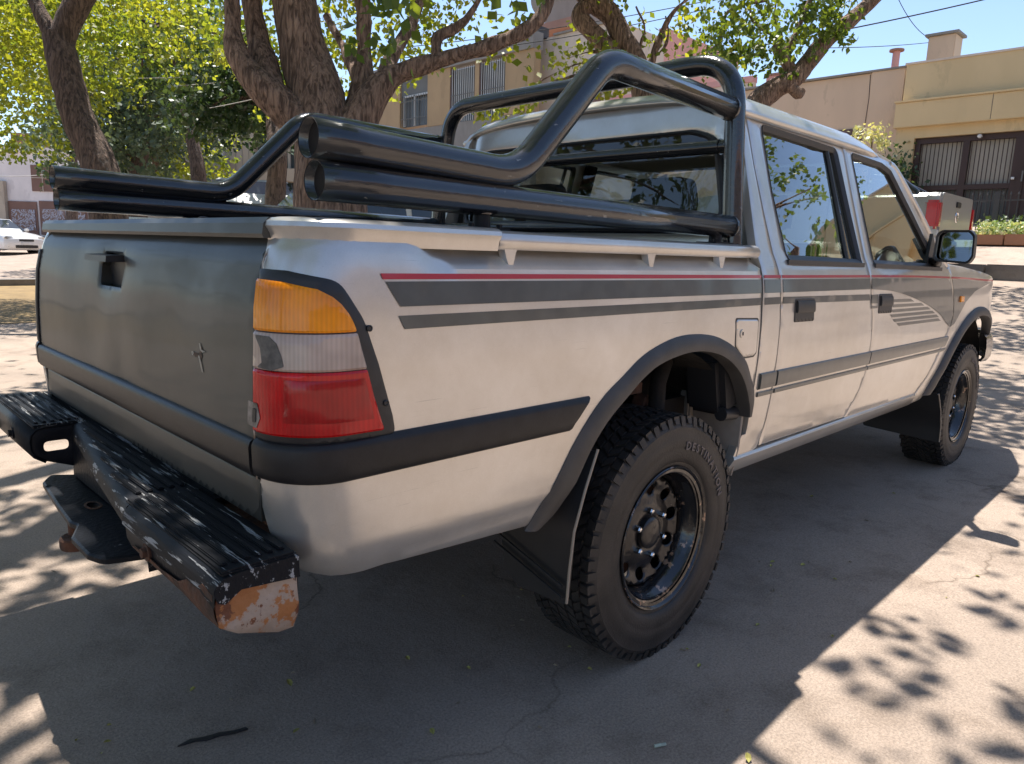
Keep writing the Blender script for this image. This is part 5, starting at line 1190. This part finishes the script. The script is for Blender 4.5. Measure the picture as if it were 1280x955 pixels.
l4 = (A_((430, 190, 6), (470, 118, 6), (500, 90, 6), (560, 72, 6), (610, 58, 6), (650, 42, 6), (682, 12, 6), (690, -30, 6)), [.20, .13, .085, .065, .055, .05, .04, .03])
l5 = (A_((545, 74, 6), (548, 48, 6), (570, 35, 6), (590, 15, 6), (612, -30, 6)), [.06, .045, .035, .03, .02])
l6 = (A_((478, 105, 6.1), (490, 70, 6.3), (515, 30, 6.5), (530, -20, 6.6)), [.08, .06, .05, .035]); l7 = (A_((455, 110, 6.2), (430, 60, 6.6), (408, 20, 6.8)), [.06, .05, .04])
big = []
for e in ((-2.6, .8, 5.4), (-1.2, 3.4, 6.0), (.8, .2, 5.8), (3.4, 1.2, 5.9), (2.8, 4.8, 6.2), (-.2, 6.0, 5.9), (5.2, 2.8, 6.0)):
    s_ = at(360, -60, 6); big.append(([tuple(s_), tuple(s_.lerp(Vector(e), .45)+Vector((0, 0, .5))), e], [.15, .10, .03]))
cl1 = [(at(*p), r, n) for p, r, n in (((275, 20, 9), .6, 200), ((290, 60, 9), .5, 160), ((265, 70, 10), .5, 150), ((330, 40, 9), .4, 120), ((430, 20, 8), .7, 500), ((490, 50, 9), .7, 420), ((520, 10, 9), .8, 400), ((400, 60, 9), .6, 300), ((585, 8, 8), .5, 90), ((470, 90, 9.5), .5, 260), ((550, -30, 8), .8, 300), ((655, 55, 6.2), .22, 36), ((500, 12, 7.5), .4, 160), ((628, 50, 6.3), .2, 20), ((340, 30, 8), .5, 180), ((420, 110, 9), .5, 150))]
near = clumps([(at(500, 0, 4.0), .13, 26), (at(468, 52, 4.2), .04, 5), (at(645, -14, 4.0), .12, 22)])
tree('mulberry_tree', 'thick gnarled brown tree with many leaning limbs, just behind the truck bed', 'tree', base, [trunk, l1, l2, l3, l4, l5, l6, l7]+big,
     [('canopy', over, .13, 'leaf_green', .4), ('foliage', clumps(cl1), .082, 'leaf_yellow', .5), ('near_leaves', near, .085, 'leaf_green', 1.2)], n=18, rough=.022)
# left tree
t1 = ([(1.22, 8.15, -.05), (1.24, 8.18, .7)]+A_((135, 272, 9), (122, 200, 9), (98, 150, 9), (84, 100, 9), (72, 45, 9)), [.28, .24, .225, .205, .19, .18, .175])
t1a = (A_((76, 60, 9), (52, 20, 9), (30, -25, 9), (0, -80, 9)), [.12, .085, .07, .05]); t1b = (A_((74, 62, 9), (86, 25, 9), (108, -15, 9), (140, -80, 9)), [.16, .15, .14, .11])
c2 = []
for _ in range(26): c2.append((at(random.uniform(-40, 75), random.uniform(-40, 105), random.uniform(9.5, 13)), .7, 520))
for _ in range(13): c2.append((at(random.uniform(90, 250), random.uniform(-40, 60), random.uniform(9.5, 13)), .65, 400))
for p in ((110, 70, 10), (125, 100, 10), (105, 110, 9.8), (140, 90, 10.5), (20, 130, 9.5), (50, 120, 10), (8, 175, 9.5), (30, 182, 10), (45, 172, 10), (118, 128, 10), (150, 60, 11), (10, 108, 9)): c2.append((at(*p), .33, 130))
tree('leaning_tree', 'slender dark trunk leaning left and forking, above the far tailgate corner', 'tree', (1.22, 8.15, 0), [t1, t1a, t1b], [('foliage', clumps(c2), .078, 'leaf_yellow', .4)], n=16, rough=.018, bark='bark_dark')
# trees beyond
def blobtree(name, label, cl, m, size, trunkpts, radii, extra=None, bark='bark_dark', droop=.2, group=None):
    P = clumps(cl); lv = [('foliage', P, size, m, droop)]
    ends = [tuple(c[0]) for c in cl[::2]]; tp = [tuple(v) for v in spline(trunkpts, 4)]
    b0 = trunkpts[0]; return tree(name, label, 'tree', (b0[0], b0[1], 0), [(trunkpts, radii)]+twigs(tp[len(tp)//2:], ends, .02), lv, group, n=10, rough=.02, bark=bark)
def cl_region(x0, x1, y0, y1, d0, d1, k, r, n): return [(at(random.uniform(x0, x1), random.uniform(y0, y1), random.uniform(d0, d1)), r, n) for _ in range(k)]
g = at(170, 330, 20); blobtree('blue_green_tree', 'bluish dark green tree right of the leaning trunk', cl_region(55, 235, 60, 205, 18, 23, 56, 1.0, 260), 'leaf_blue', .15, [(g.x, g.y, 0)]+A_((170, 240, 20), (180, 160, 20), (170, 90, 20)), [.3, .25, .18, .08])
g = at(195, 330, 24); blobtree('bright_green_tree', 'bright green low-branched tree left of the porthole house', cl_region(152, 262, 125, 235, 23, 27, 34, 1.0, 240), 'leaf_yellow', .17, [(g.x, g.y, 0)]+A_((165, 235, 24), (190, 205, 24), (207, 185, 24), (200, 150, 24), (195, 110, 24)), [.3, .27, .25, .22, .15, .08])
g = at(345, 330, 11); blobtree('dark_hanging_tree', 'dark green drooping tree behind the main trunk', cl_region(255, 360, 70, 165, 12, 15, 40, .55, 260), 'leaf_dark', .12, [(g.x, g.y, 0)]+A_((345, 250, 11.5), (347, 190, 11.5), (340, 120, 12), (330, 50, 12.5)), [.17, .16, .15, .14, .08])
g = at(240, 330, 17); blobtree('branchy_tree', 'half-bare tree with arching dark boughs in the left background', cl_region(150, 300, 0, 100, 16, 21, 40, .8, 190), 'leaf_green', .13, [(g.x, g.y, 0)]+A_((250, 240, 17), (235, 150, 17), (228, 92, 17), (205, 60, 17), (190, 35, 17)), [.2, .18, .14, .11, .07, .04])
g = at(90, 330, 34); blobtree('far_left_tree', 'distant pale tree above the white building', cl_region(40, 130, 140, 185, 34, 38, 12, 1.2, 120), 'leaf_blue', .2, [(g.x, g.y, 0)]+A_((90, 250, 34), (92, 180, 34), (90, 140, 34)), [.3, .25, .15, .1])
# tree 3: behind the cab
g = at(815, 300, 9)
t3 = ([(g.x, g.y, 0)]+A_((812, 200, 9), (806, 120, 9), (794, 78, 9), (776, 45, 9), (766, 22, 9), (752, 8, 9), (728, -12, 9), (700, -60, 9)), [.24, .2, .17, .15, .13, .12, .13, .12, .08])
t3b = (A_((790, 92, 9), (760, 62, 9), (738, 38, 9), (724, 22, 9), (730, 10, 9), (748, 2, 9)), [.11, .12, .11, .10, .09, .08])
t3c = (A_((805, 110, 9), (816, 72, 9), (828, 40, 9), (842, 15, 9), (870, -10, 9)), [.06, .05, .04, .03, .02]); t3d = (A_((802, 95, 9), (800, 60, 9), (806, 35, 9), (795, 8, 9)), [.04, .02, .015, .012]); t3e = (A_((812, 75, 9), (830, 60, 9), (835, 40, 9), (832, 20, 9)), [.02, .018, .014, .01])
c3 = [(at(*p), r, n) for p, r, n in (((722, 80, 8.6), .22, 90), ((712, 72, 8.6), .16, 40), ((735, 90, 8.6), .14, 36), ((640, 132, 8.6), .3, 60), ((610, 140, 8.6), .2, 30), ((678, 125, 8.6), .25, 50), ((790, 88, 9), .35, 70), ((825, 60, 9), .3, 50), ((700, 108, 8.8), .2, 30), ((760, 118, 8.6), .3, 60), ((745, 112, 8.6), .2, 60), ((850, 30, 9.5), .5, 90), ((880, 12, 9.5), .45, 110), ((820, 8, 9.2), .4, 50), ((905, 35, 10), .5, 130), ((860, 62, 9.5), .4, 50), ((780, 20, 9), .3, 26), ((720, 0, 9), .3, 30))]
tree('knotted_tree', 'tree with a looped knotty trunk rising behind the pickup cab', 'tree', (g.x, g.y, 0), [t3, t3b, t3c, t3d, t3e]+twigs(A_((812, 200, 9), (816, 72, 9), (794, 78, 9)), [tuple(c[0]) for c in c3[:8]], .008), [('foliage', clumps(c3), .085, 'leaf_yellow', .4)], n=14, rough=.018)
# tree 4: leaning out over the street
g = at(925, 330, 11)
t4 = ([(g.x, g.y, 0)]+A_((930, 200, 11), (942, 138, 11), (968, 112, 11), (992, 98, 11), (1010, 78, 11), (1032, 52, 11), (1062, 26, 11), (1098, -6, 11), (1150, -60, 11)), [.28, .24, .19, .16, .145, .125, .115, .10, .09, .07])
t4b = (A_((992, 100, 11), (984, 80, 11), (972, 62, 11), (974, 42, 11), (968, 20, 11), (975, -20, 11)), [.10, .095, .08, .042, .03, .02]); t4c = (A_((978, 68, 11), (992, 48, 11), (1002, 25, 11), (1012, 0, 11)), [.07, .05, .04, .03]); t4d = (A_((972, 45, 11), (955, 38, 11), (940, 25, 11), (938, 10, 11)), [.03, .022, .02, .015])
t4e = (A_((905, 45, 10.5), (905, 22, 10.5), (922, 8, 10.5), (960, 0, 10.5)), [.03, .03, .025, .02]); t4f = (A_((884, 70, 10.5), (900, 50, 10.5), (907, 20, 10.5)), [.03, .03, .02])
t4s = (A_((988, 108, 10.8), (998, 118, 10.8), (1004, 112, 10.8)), [.09, .09, .05])
c4 = cl_region(870, 1055, -15, 62, 10.2, 11.6, 23, .36, 90)+[(at(*p), .22, 40) for p in ((945, 78, 10.6), (958, 72, 10.7), (1000, 72, 10.7), (1015, 55, 10.7), (925, 60, 10.5), (920, 75, 10.5), (1028, 45, 10.7), (985, 68, 10.6), (1040, 34, 10.8))]
tree('street_tree', 'leaning tree with sparse hanging leaves against the sky, right of the roll hoop', 'tree', (g.x, g.y, 0), [t4, t4b, t4c, t4d, t4e, t4f, t4s], [('foliage', clumps(c4), .10, 'leaf_green', 1.0), ('canopy', over2, .14, 'leaf_green', .3)], n=14, rough=.018)
# sapling in front of the salmon wall
g = at(1088, 200, 13.6); tree('sapling', 'small pale-leaved sapling top in front of the salmon wall', 'sapling', (g.x, g.y, H(g.x, g.y)), [([(g.x, g.y, H(g.x, g.y)), tuple(at(1088, 200, 13.6)), tuple(at(1090, 172, 13.6))], [.03, .02, .008])], [('foliage', clumps([(at(1085, 170, 13.6), .22, 170), (at(1098, 168, 13.6), .18, 80), (at(1078, 178, 13.6), .18, 60)]), .09, leaf_mat('leaf_pale', (.30, .33, .14), (.50, .49, .30), .2), .2)], n=8, rough=.003)
hd = thing('hedge', 'dark green hedge behind the iron fence pickets', 'hedge', (16.8, 1.5, gp)); P = np.stack([rng.uniform(16.4, 17.4, 5200), rng.uniform(-3.4, 2.3, 5200), gp+.1+rng.uniform(0, .46, 5200)*(.75+.25*np.sin(np.linspace(0, 9, 5200)))], 1); leaf_mesh('foliage', P, .10, 'leaf_dark', hd)
fl_ = thing('white_flower_bed', 'low clump of pale yellow-white flowers filling the planter', 'flowers', (15.8, 0, gp)); P = np.stack([rng.uniform(15.50, 15.98, 5200), rng.uniform(-3.5, 2.2, 5200), gp+.06+rng.uniform(0, .30, 5200)], 1); leaf_mesh('blossom', P, .07, 'flower', fl_)
gs = thing('corner_shrub', 'dark shrub at the left end of the yellow house gate', 'shrub', (18.6, 5.0, g0)); P = np.array([18.6, 4.95, g0+1.0])+rng.normal(size=(1400, 3))*np.array([.2, .25, .42]); leaf_mesh('foliage', P, .12, 'leaf_dark', gs)

# ---- beyond the frame, seen only in the paint and the glass
rb = thing('tile_roof_house', 'long plastered house with a tiled roof, across the street behind the camera', 'house', (6, -15, 0))
cube('wall', (-14, -15.2, -.2), (24, -14.8, 4.2), 'plaster_cream', rb); b = MB(); b.prism([(-14.0, 4.2), (-14.0, 4.35), (-19, 6.0), (-19, 4.2)], -14.5, 24.5, 0); b.build('tiled_roof', 'tile_roof', rb)  # unseen wall, built taller to bounce warm light into the shade
for x in (-9, -2, 6, 14, 20): cube('window', (x, -14.79, 1.0), (x+1.6, -14.76, 2.4), 'pane_low', rb)
rt_ = [(Vector((random.uniform(9, 17), random.uniform(-9, -4.5), random.uniform(4.6, 8))), .7, 130) for _ in range(26)]
blobtree('opposite_tree', 'leafy tree on the near side of the street, outside the picture to the right', rt_, 'leaf_green', .13, [(13, -8, 0.9), (13, -7.8, 2.6), (13, -7.2, 4.2), (13, -6.8, 5.6)], [.25, .22, .18, .1], bark='bark')
bt_ = [(Vector((random.uniform(-13, -5), random.uniform(3, 15), random.uniform(1.2, 6))), .9, 150) for _ in range(60)]
blobtree('rear_tree', 'dark leafy tree behind the camera, beyond the tailgate side', bt_, 'leaf_dark', .2, [(-8, 9, 0), (-8, 9, 2), (-8.2, 9, 4), (-8, 9, 5.5)], [.3, .26, .2, .1])
bt_ = [(Vector((random.uniform(-9, -4.5), random.uniform(-6, 3), random.uniform(3.6, 7))), .9, 170) for _ in range(26)]
blobtree('near_tree', 'leafy street tree behind the camera, shading the foreground', bt_, 'leaf_green', .15, [(-7, -1.0, 0), (-7, -1, 2), (-6.8, -1, 3.5), (-6.8, -.8, 4.8)], [.26, .22, .18, .1])

# ================================================================== other vehicles
def car(name, label, cat, loc, yaw, L, Wd, Hh, col, st, gh, wheels, extra=None, wr=.32):
    """st: (x, z_low, z_belt) stations front to back; gh: greenhouse (x, z_top) outline; built around the origin then placed"""
    t = thing(name, label, cat, loc); Rm = Matrix.Rotation(yaw, 4, 'Z'); T = Matrix.Translation(Vector(loc)) @ Rm
    def put(b, nm, m, sm=None, par=None): bmesh.ops.transform(b.bm, matrix=T, verts=b.bm.verts); return b.build(nm, m, par or t, sm)
    b = MB(); rows = []; hw = Wd/2
    for x, zl, zb, wf in st:
        sec = [(0, zl), (.80, zl), (.93, zl+.04), (.985, zl+.12), (1., zl+(zb-zl)*.5), (.985, zb-.10), (.94, zb-.02), (.84, zb), (.4, zb+.02), (0, zb+.025)]
        rows.append([b.bm.verts.new((x, hw*wf*y, z)) for y, z in sec]+[b.bm.verts.new((x, -hw*wf*y, z)) for y, z in sec[::-1][1:-1]])
    k = len(rows[0])
    for r, q in zip(rows, rows[1:]):
        for i in range(k): b.bm.faces.new((r[i], r[(i+1) % k], q[(i+1) % k], q[i]))
    b.bm.faces.new(rows[0]); b.bm.faces.new(rows[-1][::-1]); body = put(b, 'body', col, 38)
    # greenhouse
    b = MB(); n = len(gh); lo = []; hi = []
    rows = []
    for x, zt, zb, wf in gh: rows.append([b.bm.verts.new((x, s*hw*y, z)) for s, y, z in ((-1, .93, zb-.03), (-1, .93-.17*wf, zt-.05), (-1, .93-.23*wf, zt), (1, .93-.23*wf, zt), (1, .93-.17*wf, zt-.05), (1, .93, zb-.03))])
    for r, q in zip(rows, rows[1:]):
        for i in range(5): b.bm.faces.new((r[i], r[i+1], q[i+1], q[i]))
    b.bm.faces.new(rows[0]); b.bm.faces.new(rows[-1][::-1]); cabn = put(b, 'cabin', col, 40)
    # side glass, screens
    xs_ = [g_[0] for g_ in gh]; zt = max(g_[1] for g_ in gh); zb = gh[0][2]
    def gx(z, front):  # x on the sloping screen at height z
        a, c = (gh[0], gh[1]) if front else (gh[-1], gh[-2]); tt = (z-a[2])/(c[1]-a[2]); return a[0]+(c[0]-a[0])*tt
    for s in (-1, 1):
        za, zc = zb+.04, zt-.09; f0, f1 = gx(za, True)-.12, gx(zc, True)-.10; r0, r1 = gx(za, False)+.12, gx(zc, False)+.12; md = (f1+r1)/2
        def yy(z): return s*hw*(.93-.17*(z-zb+.03)/(zt-.05-zb+.03))+s*.006
        for (a0, a1, c0, c1) in ((f0, f1, md+.04, md+.04), (md-.04, md-.04, r0, r1)):
            b = MB(); v = [b.bm.verts.new(p) for p in ((a0, yy(za), za), (c0, yy(za), za), (c1, yy(zc), zc), (a1, yy(zc), zc))]; b.bm.faces.new(v); put(b, 'side_window', 'glass_dark')
    for front in (True, False):
        za, zc = zb+.03, zt-.05; sg_ = 1 if front else -1; w0, w1 = hw*.80, hw*.66; b = MB()
        v = [b.bm.verts.new(p) for p in ((gx(za, front)+.012*sg_, -w0, za), (gx(za, front)+.012*sg_, w0, za), (gx(zc, front)+.012*sg_, w1, zc), (gx(zc, front)+.012*sg_, -w1, zc))]; b.bm.faces.new(v); put(b, 'windscreen' if front else 'rear_window', 'glass_dark')
    for x in wheels:
        for s in (-1, 1):
            b = MB(); b.lathe([(.0, .05), (wr*.6, .05), (wr*.62, .10), (wr*.95, .10), (wr, .06), (wr, -.10), (wr*.9, -.12)], (0, 0, 0), 'y', 22)
            bmesh.ops.scale(b.bm, vec=(1, s, 1), verts=b.bm.verts); bmesh.ops.translate(b.bm, vec=(x, s*(hw-.10), wr), verts=b.bm.verts); wh = put(b, 'wheel', 'rubber', 40)
            b = MB(); b.lathe([(.0, .058), (wr*.25, .07), (wr*.56, .062), (wr*.60, .09)], (0, 0, 0), 'y', 14); bmesh.ops.scale(b.bm, vec=(1, s, 1), verts=b.bm.verts); bmesh.ops.translate(b.bm, vec=(x, s*(hw-.10), wr), verts=b.bm.verts); put(b, 'rim', 'silver_far', 30, wh)
            b = MB(); b.lathe([(wr*1.04, .012), (wr*1.14, .014), (wr*1.15, -.01)], (0, 0, 0), 'y', 22); bmesh.ops.scale(b.bm, vec=(1, s, 1), verts=b.bm.verts); bmesh.ops.translate(b.bm, vec=(x, s*hw, wr), verts=b.bm.verts); put(b, 'wheel_arch', 'black_plastic', 30)
    if extra: extra(put, hw, t)
    return t
M['car_white'] = mat('white_car_paint', (.74, .74, .73), .25, coat=.8, var=.04)
M['car_dark'] = mat('dark_car_paint', (.10, .12, .14), .25, .3, coat=.8)
SED = [(2.2, .30, .62, .80), (2.1, .20, .74, .93), (1.6, .18, .84, .99), (.9, .18, .92, 1.), (-.9, .18, .95, 1.), (-1.7, .20, .98, .98), (-2.1, .26, .95, .92), (-2.22, .36, .80, .84)]
def sed_extra(put, hw, t):
    for s in (-1, 1):
        b = MB(); b.box((2.06, s*hw*.72, .66), (.22, .34, .14), None, .04); put(b, 'headlight', 'chrome', 40); b = MB(); b.box((2.12, s*hw*.68, .34), (.12, .22, .09), None, .02); put(b, 'fog_light', 'glass_dark')
        b = MB(); b.box((.72, s*(hw+.08), 1.0), (.12, .18, .12), None, .03); put(b, 'door_mirror', 'car_white', 40)
    b = MB(); b.box((2.16, 0, .58), (.10, .62, .12), None, .02); put(b, 'grille', 'black_plastic'); b = MB(); b.box((2.16, 0, .34), (.12, .9, .12), None, .02); put(b, 'air_intake', 'black_plastic'); b = MB(); b.box((2.225, 0, .46), (.02, .4, .1)); put(b, 'number_plate', 'white_paint')
p = at(-8, 318, 30); car('parked_sedan', 'white sedan parked on the sunlit street at the far left edge', 'car', (p.x, p.y, H(p.x, p.y)), YAW-PI/2-.42, 4.4, 1.78, 1.45, 'car_white', SED, [(1.0, .93, .92, 1), (.25, 1.40, .92, 1), (-.9, 1.44, .94, 1), (-1.75, 1.02, .95, 1)], (1.35, -1.35), sed_extra)
SUV = [(2.0, .4, .85, .85), (1.9, .32, 1.0, .95), (1.3, .3, 1.08, 1.), (-1.6, .3, 1.12, 1.), (-2.0, .34, 1.12, .96), (-2.08, .5, 1.0, .9)]
car('parked_hatchback', 'white car right behind the main tree trunk, its side glass showing under the tubes', 'car', (3.35, 6.0, .0), PI, 4.1, 1.75, 1.85, 'car_white', SUV, [(1.15, 1.1, 1.08, 1), (.55, 1.66, 1.08, 1), (-.3, 1.80, 1.1, 1), (-1.2, 1.76, 1.1, 1), (-1.9, 1.16, 1.12, 1)], (1.3, -1.3))
p = at(318, 300, 13); car('parked_van', 'tall white vehicle whose rounded roof shows between the left tube and the main trunk', 'van', (p.x, p.y, .25), YAW+.34, 4.1, 1.80, 1.9, 'car_white', SUV, [(1.15, 1.1, 1.08, 1), (.55, 1.72, 1.08, 1), (-.3, 1.90, 1.1, 1.6), (-1.2, 1.88, 1.1, 1.6), (-1.9, 1.16, 1.12, 1)], (1.3, -1.3))
p = at(172, 300, 15); car('parked_car', 'blue-grey car glimpsed between the trunk and the tailgate top', 'car', (p.x, p.y, H(p.x, p.y)), YAW+.47, 4.2, 1.75, 1.6, 'car_dark', SED, [(1.0, .93, .92, 1), (.25, 1.48, .92, 1), (-.9, 1.5, .94, 1), (-1.75, 1.02, .95, 1)], (1.35, -1.35))
# ---- silver pickup across the street: heading +y, tail to the right
gx_ = 12.0; zr = H(12.0, 2); zz_ = zr
sp = thing('silver_pickup', 'silver pickup with red tail lamp and black sports bar parked across the street at right', 'pickup truck', (12.0, 3.5, zr))
def sc3(nm, poly, x0, x1, m, bev=0, par=None, sm=None): return MB().prism(poly, x0, x1, 0).build(nm, m, par or sp, sm)
zt = 2.25
bed = MB(); prs = [(11.02, zr+.55), (11.0, zr+.80), (11.0, zt-.25), (11.03, zt-.06), (11.10, zt), (12.86, zt), (12.93, zt-.06), (12.96, zt-.25), (12.96, zr+.80), (12.92, zr+.55)]
bm = bmesh.new(); rows = [[bm.verts.new((12+(x-12)*s, y, z)) for x, z in prs] for y, s in ((1.66, .975), (1.72, .995), (1.9, 1.), (3.3, 1.), (3.32, .99))]
for r, q in zip(rows, rows[1:]):
    for i in range(9): bm.faces.new((r[i], r[i+1], q[i+1], q[i]))
bm.faces.new(rows[0]); link('bed', bm_mesh(bm), 'silver_far', sp, 35)
tgp = MB().prism(fil2([(11.16, zr+.62), (12.80, zr+.62), (12.82, zt-.04), (12.78, zt+.004), (11.18, zt+.004), (11.14, zt-.04)], .03), 1.632, 1.66, 1).build('tailgate', 'silver_far', sp, 30)
MB().box((11.98, 1.625, zt-.14), (.22, .03, .09), None, .01).build('tailgate_handle', 'black_plastic', tgp)
b = MB(); b.lathe([(.055, 0), (.075, -.008), (.09, 0)], (11.98, 1.628, zt-.33), 'y', 20); b.prism([(11.94, zt-.30), (11.965, zt-.30), (11.98, zt-.345), (11.995, zt-.30), (12.02, zt-.30), (11.985, zt-.385), (11.975, zt-.385)], 1.615, 1.628, 1); b.build('badge', 'chrome', tgp, 40)
lampm = mat('far_red_lens', (.50, .012, .02), .2, coat=.8)
for xa, xb in ((10.975, 11.13), (12.83, 12.985)): MB().span((xa, 1.615, zt-.56), (xb, 1.84, zt-.12), .04).build('tail_lamp', lampm, sp, 40)
MB().span((10.982, 1.63, zt-.66), (11.13, 1.83, zt-.565), .01).build('lamp_base', 'white_bar', sp)
MB().span((11.05, 1.55, zr+.42), (12.92, 1.72, zr+.60), .04).build('rear_bumper', 'black_plastic', sp, 40)
MB().tube(fillet([(11.12, 2.0, zt), (11.2, 2.6, zt+.46), (11.22, 3.3, zt+.50)], [.3], 8), .05, 10).build('sports_bar', 'tube', sp, 50); MB().tube(fillet([(12.84, 2.15, zt), (12.78, 2.9, zt+.40), (12.76, 3.3, zt+.46)], [.3], 8), .045, 10).build('sports_bar', 'tube', sp, 50)
bm = bmesh.new(); cab_ = [(3.34, zr+.45), (3.34, zt+.02), (3.5, zt+.55), (4.6, zt+.60), (5.3, zt+.10), (6.3, zt-.05), (6.5, zt-.5), (6.5, zr+.45)]
L0 = [bm.verts.new((11.0 if z < zt+.05 else 11.18, y, z)) for y, z in cab_]; L1 = [bm.verts.new((12.96 if z < zt+.05 else 12.78, y, z)) for y, z in cab_]
for i in range(len(cab_)): bm.faces.new((L0[i], L0[(i+1) % 8], L1[(i+1) % 8], L1[i]))
bm.faces.new(L0); bm.faces.new(L1[::-1]); cbn = link('cab', bm_mesh(bm), 'silver_far', sp, 30)
MB().prism([(3.55, zt+.06), (3.65, zt+.48), (4.5, zt+.50), (5.05, zt+.10)], 11.02, 11.10, 0).build('side_window', 'glass_dark', cbn)
for y in (2.45, 5.55):
    for x in (11.05, 12.9): MB().lathe([(0, -.11), (.2, -.11), (.22, -.12), (.37, -.11), (.38, 0), (.37, .11), (.22, .12), (0, .11)], (0, 0, 0), 'y', 24)
    for x in (11.12, 12.84):
        b = MB(); b.lathe([(0, -.11), (.2, -.11), (.22, -.125), (.36, -.115), (.38, -.08), (.38, .08), (.36, .115), (0, .11)], (0, 0, 0), 'y', 24); bmesh.ops.rotate(b.bm, matrix=Matrix.Rotation(PI/2, 3, 'Z'), verts=b.bm.verts); bmesh.ops.translate(b.bm, vec=(x, y, zr+.38), verts=b.bm.verts); b.build('wheel', 'rubber', sp, 40)

# ================================================================== litter
def leafm(nm, m, L, Wd):
    bm = bmesh.new(); pts = [(0, 0, 0), (L*.3, Wd*.5, .004), (L*.7, Wd*.4, .006), (L, 0, .002), (L*.7, -Wd*.4, .005), (L*.3, -Wd*.5, .003)]; c = bm.verts.new((L*.5, 0, .0)); v = [bm.verts.new(p) for p in pts]
    for i in range(6): bm.faces.new((c, v[i], v[(i+1) % 6]))
    me = bpy.data.meshes.new(nm); bm.to_mesh(me); bm.free(); me.materials.append(M[m] if isinstance(m, str) else m); return me
M['leaf_lit'] = mat('fallen_yellow', (.42, .38, .10), .7, var=.4, vscale=60); M['leaf_tan'] = mat('fallen_tan', (.33, .27, .19), .8, var=.4, vscale=60)
lm = [leafm('fallen_leaf', 'leaf_lit', .022, .012), leafm('fallen_leaf', 'leaf_tan', .024, .009), leafm('fallen_leaf', 'leaf_tan', .014, .006), leafm('fallen_leaf', 'leaf_lit', .014, .009)]
for i in range(110):
    if i < 62: x, y = random.uniform(-1.3, 1.2), random.uniform(-1.35, -.1)
    elif i < 90: x, y = random.uniform(-1.3, 3.5), random.uniform(-1.7, 0)
    else: x, y = random.uniform(-1.3, .2), random.uniform(.3, 3.5)
    o = bpy.data.objects.new('fallen_leaf', lm[random.randrange(4)]); COL.objects.link(o); o.location = (x, y, .004); o.rotation_euler = (random.uniform(-.2, .2), random.uniform(-.2, .2), random.uniform(0, 6.28)); s_ = random.uniform(.7, 1.3); o.scale = (s_, s_, s_)
    tag(o, 'small dry leaf fragment lying on the worn ground', 'leaf', 'fallen leaf bits scattered on the ground')
o = bpy.data.objects.new('cigarette_end', bpy.data.meshes.new('c')); bm = bmesh.new(); q = MB(); q.tube([(0, 0, .005), (.016, .002, .005)], .004, 8); q.tube([(.0162, .002, .005), (.030, .004, .005)], .0038, 8); o = q.build('cigarette_end', mat('butt', (.45, .5, .42), .8, var=.3, vscale=90)); cgp = Vector((-.20, -.93, 0))
cg = None
pp_ = at(818, 935, 1); d_ = pp_-Vector(CAM); g_ = Vector(CAM)+d_*(-CAM[2]/d_.z); o.location = (g_.x, g_.y, 0); o.rotation_euler = (0, 0, -.6); tag(o, 'crushed pale cigarette end on the ground below the rear tyre', 'cigarette end')
q = MB(); pc = [(0, 0), (.03, .012), (.05, .010), (.075, .022), (.10, .024), (.125, .035), (.12, .042), (.10, .034), (.07, .032), (.045, .022), (.02, .02)]; q.prism([(a*1.2, b_*1.0) for a, b_ in pc], .002, .006, 2); o = q.build('torn_strip', 'black_plastic'); pp_ = at(222, 935, 1); d_ = pp_-Vector(CAM); g_ = Vector(CAM)+d_*(-CAM[2]/d_.z); o.location = (g_.x, g_.y, 0); o.rotation_euler = (0, 0, -.55); tag(o, 'torn black rubber strip lying on the ground in the lower left', 'debris')
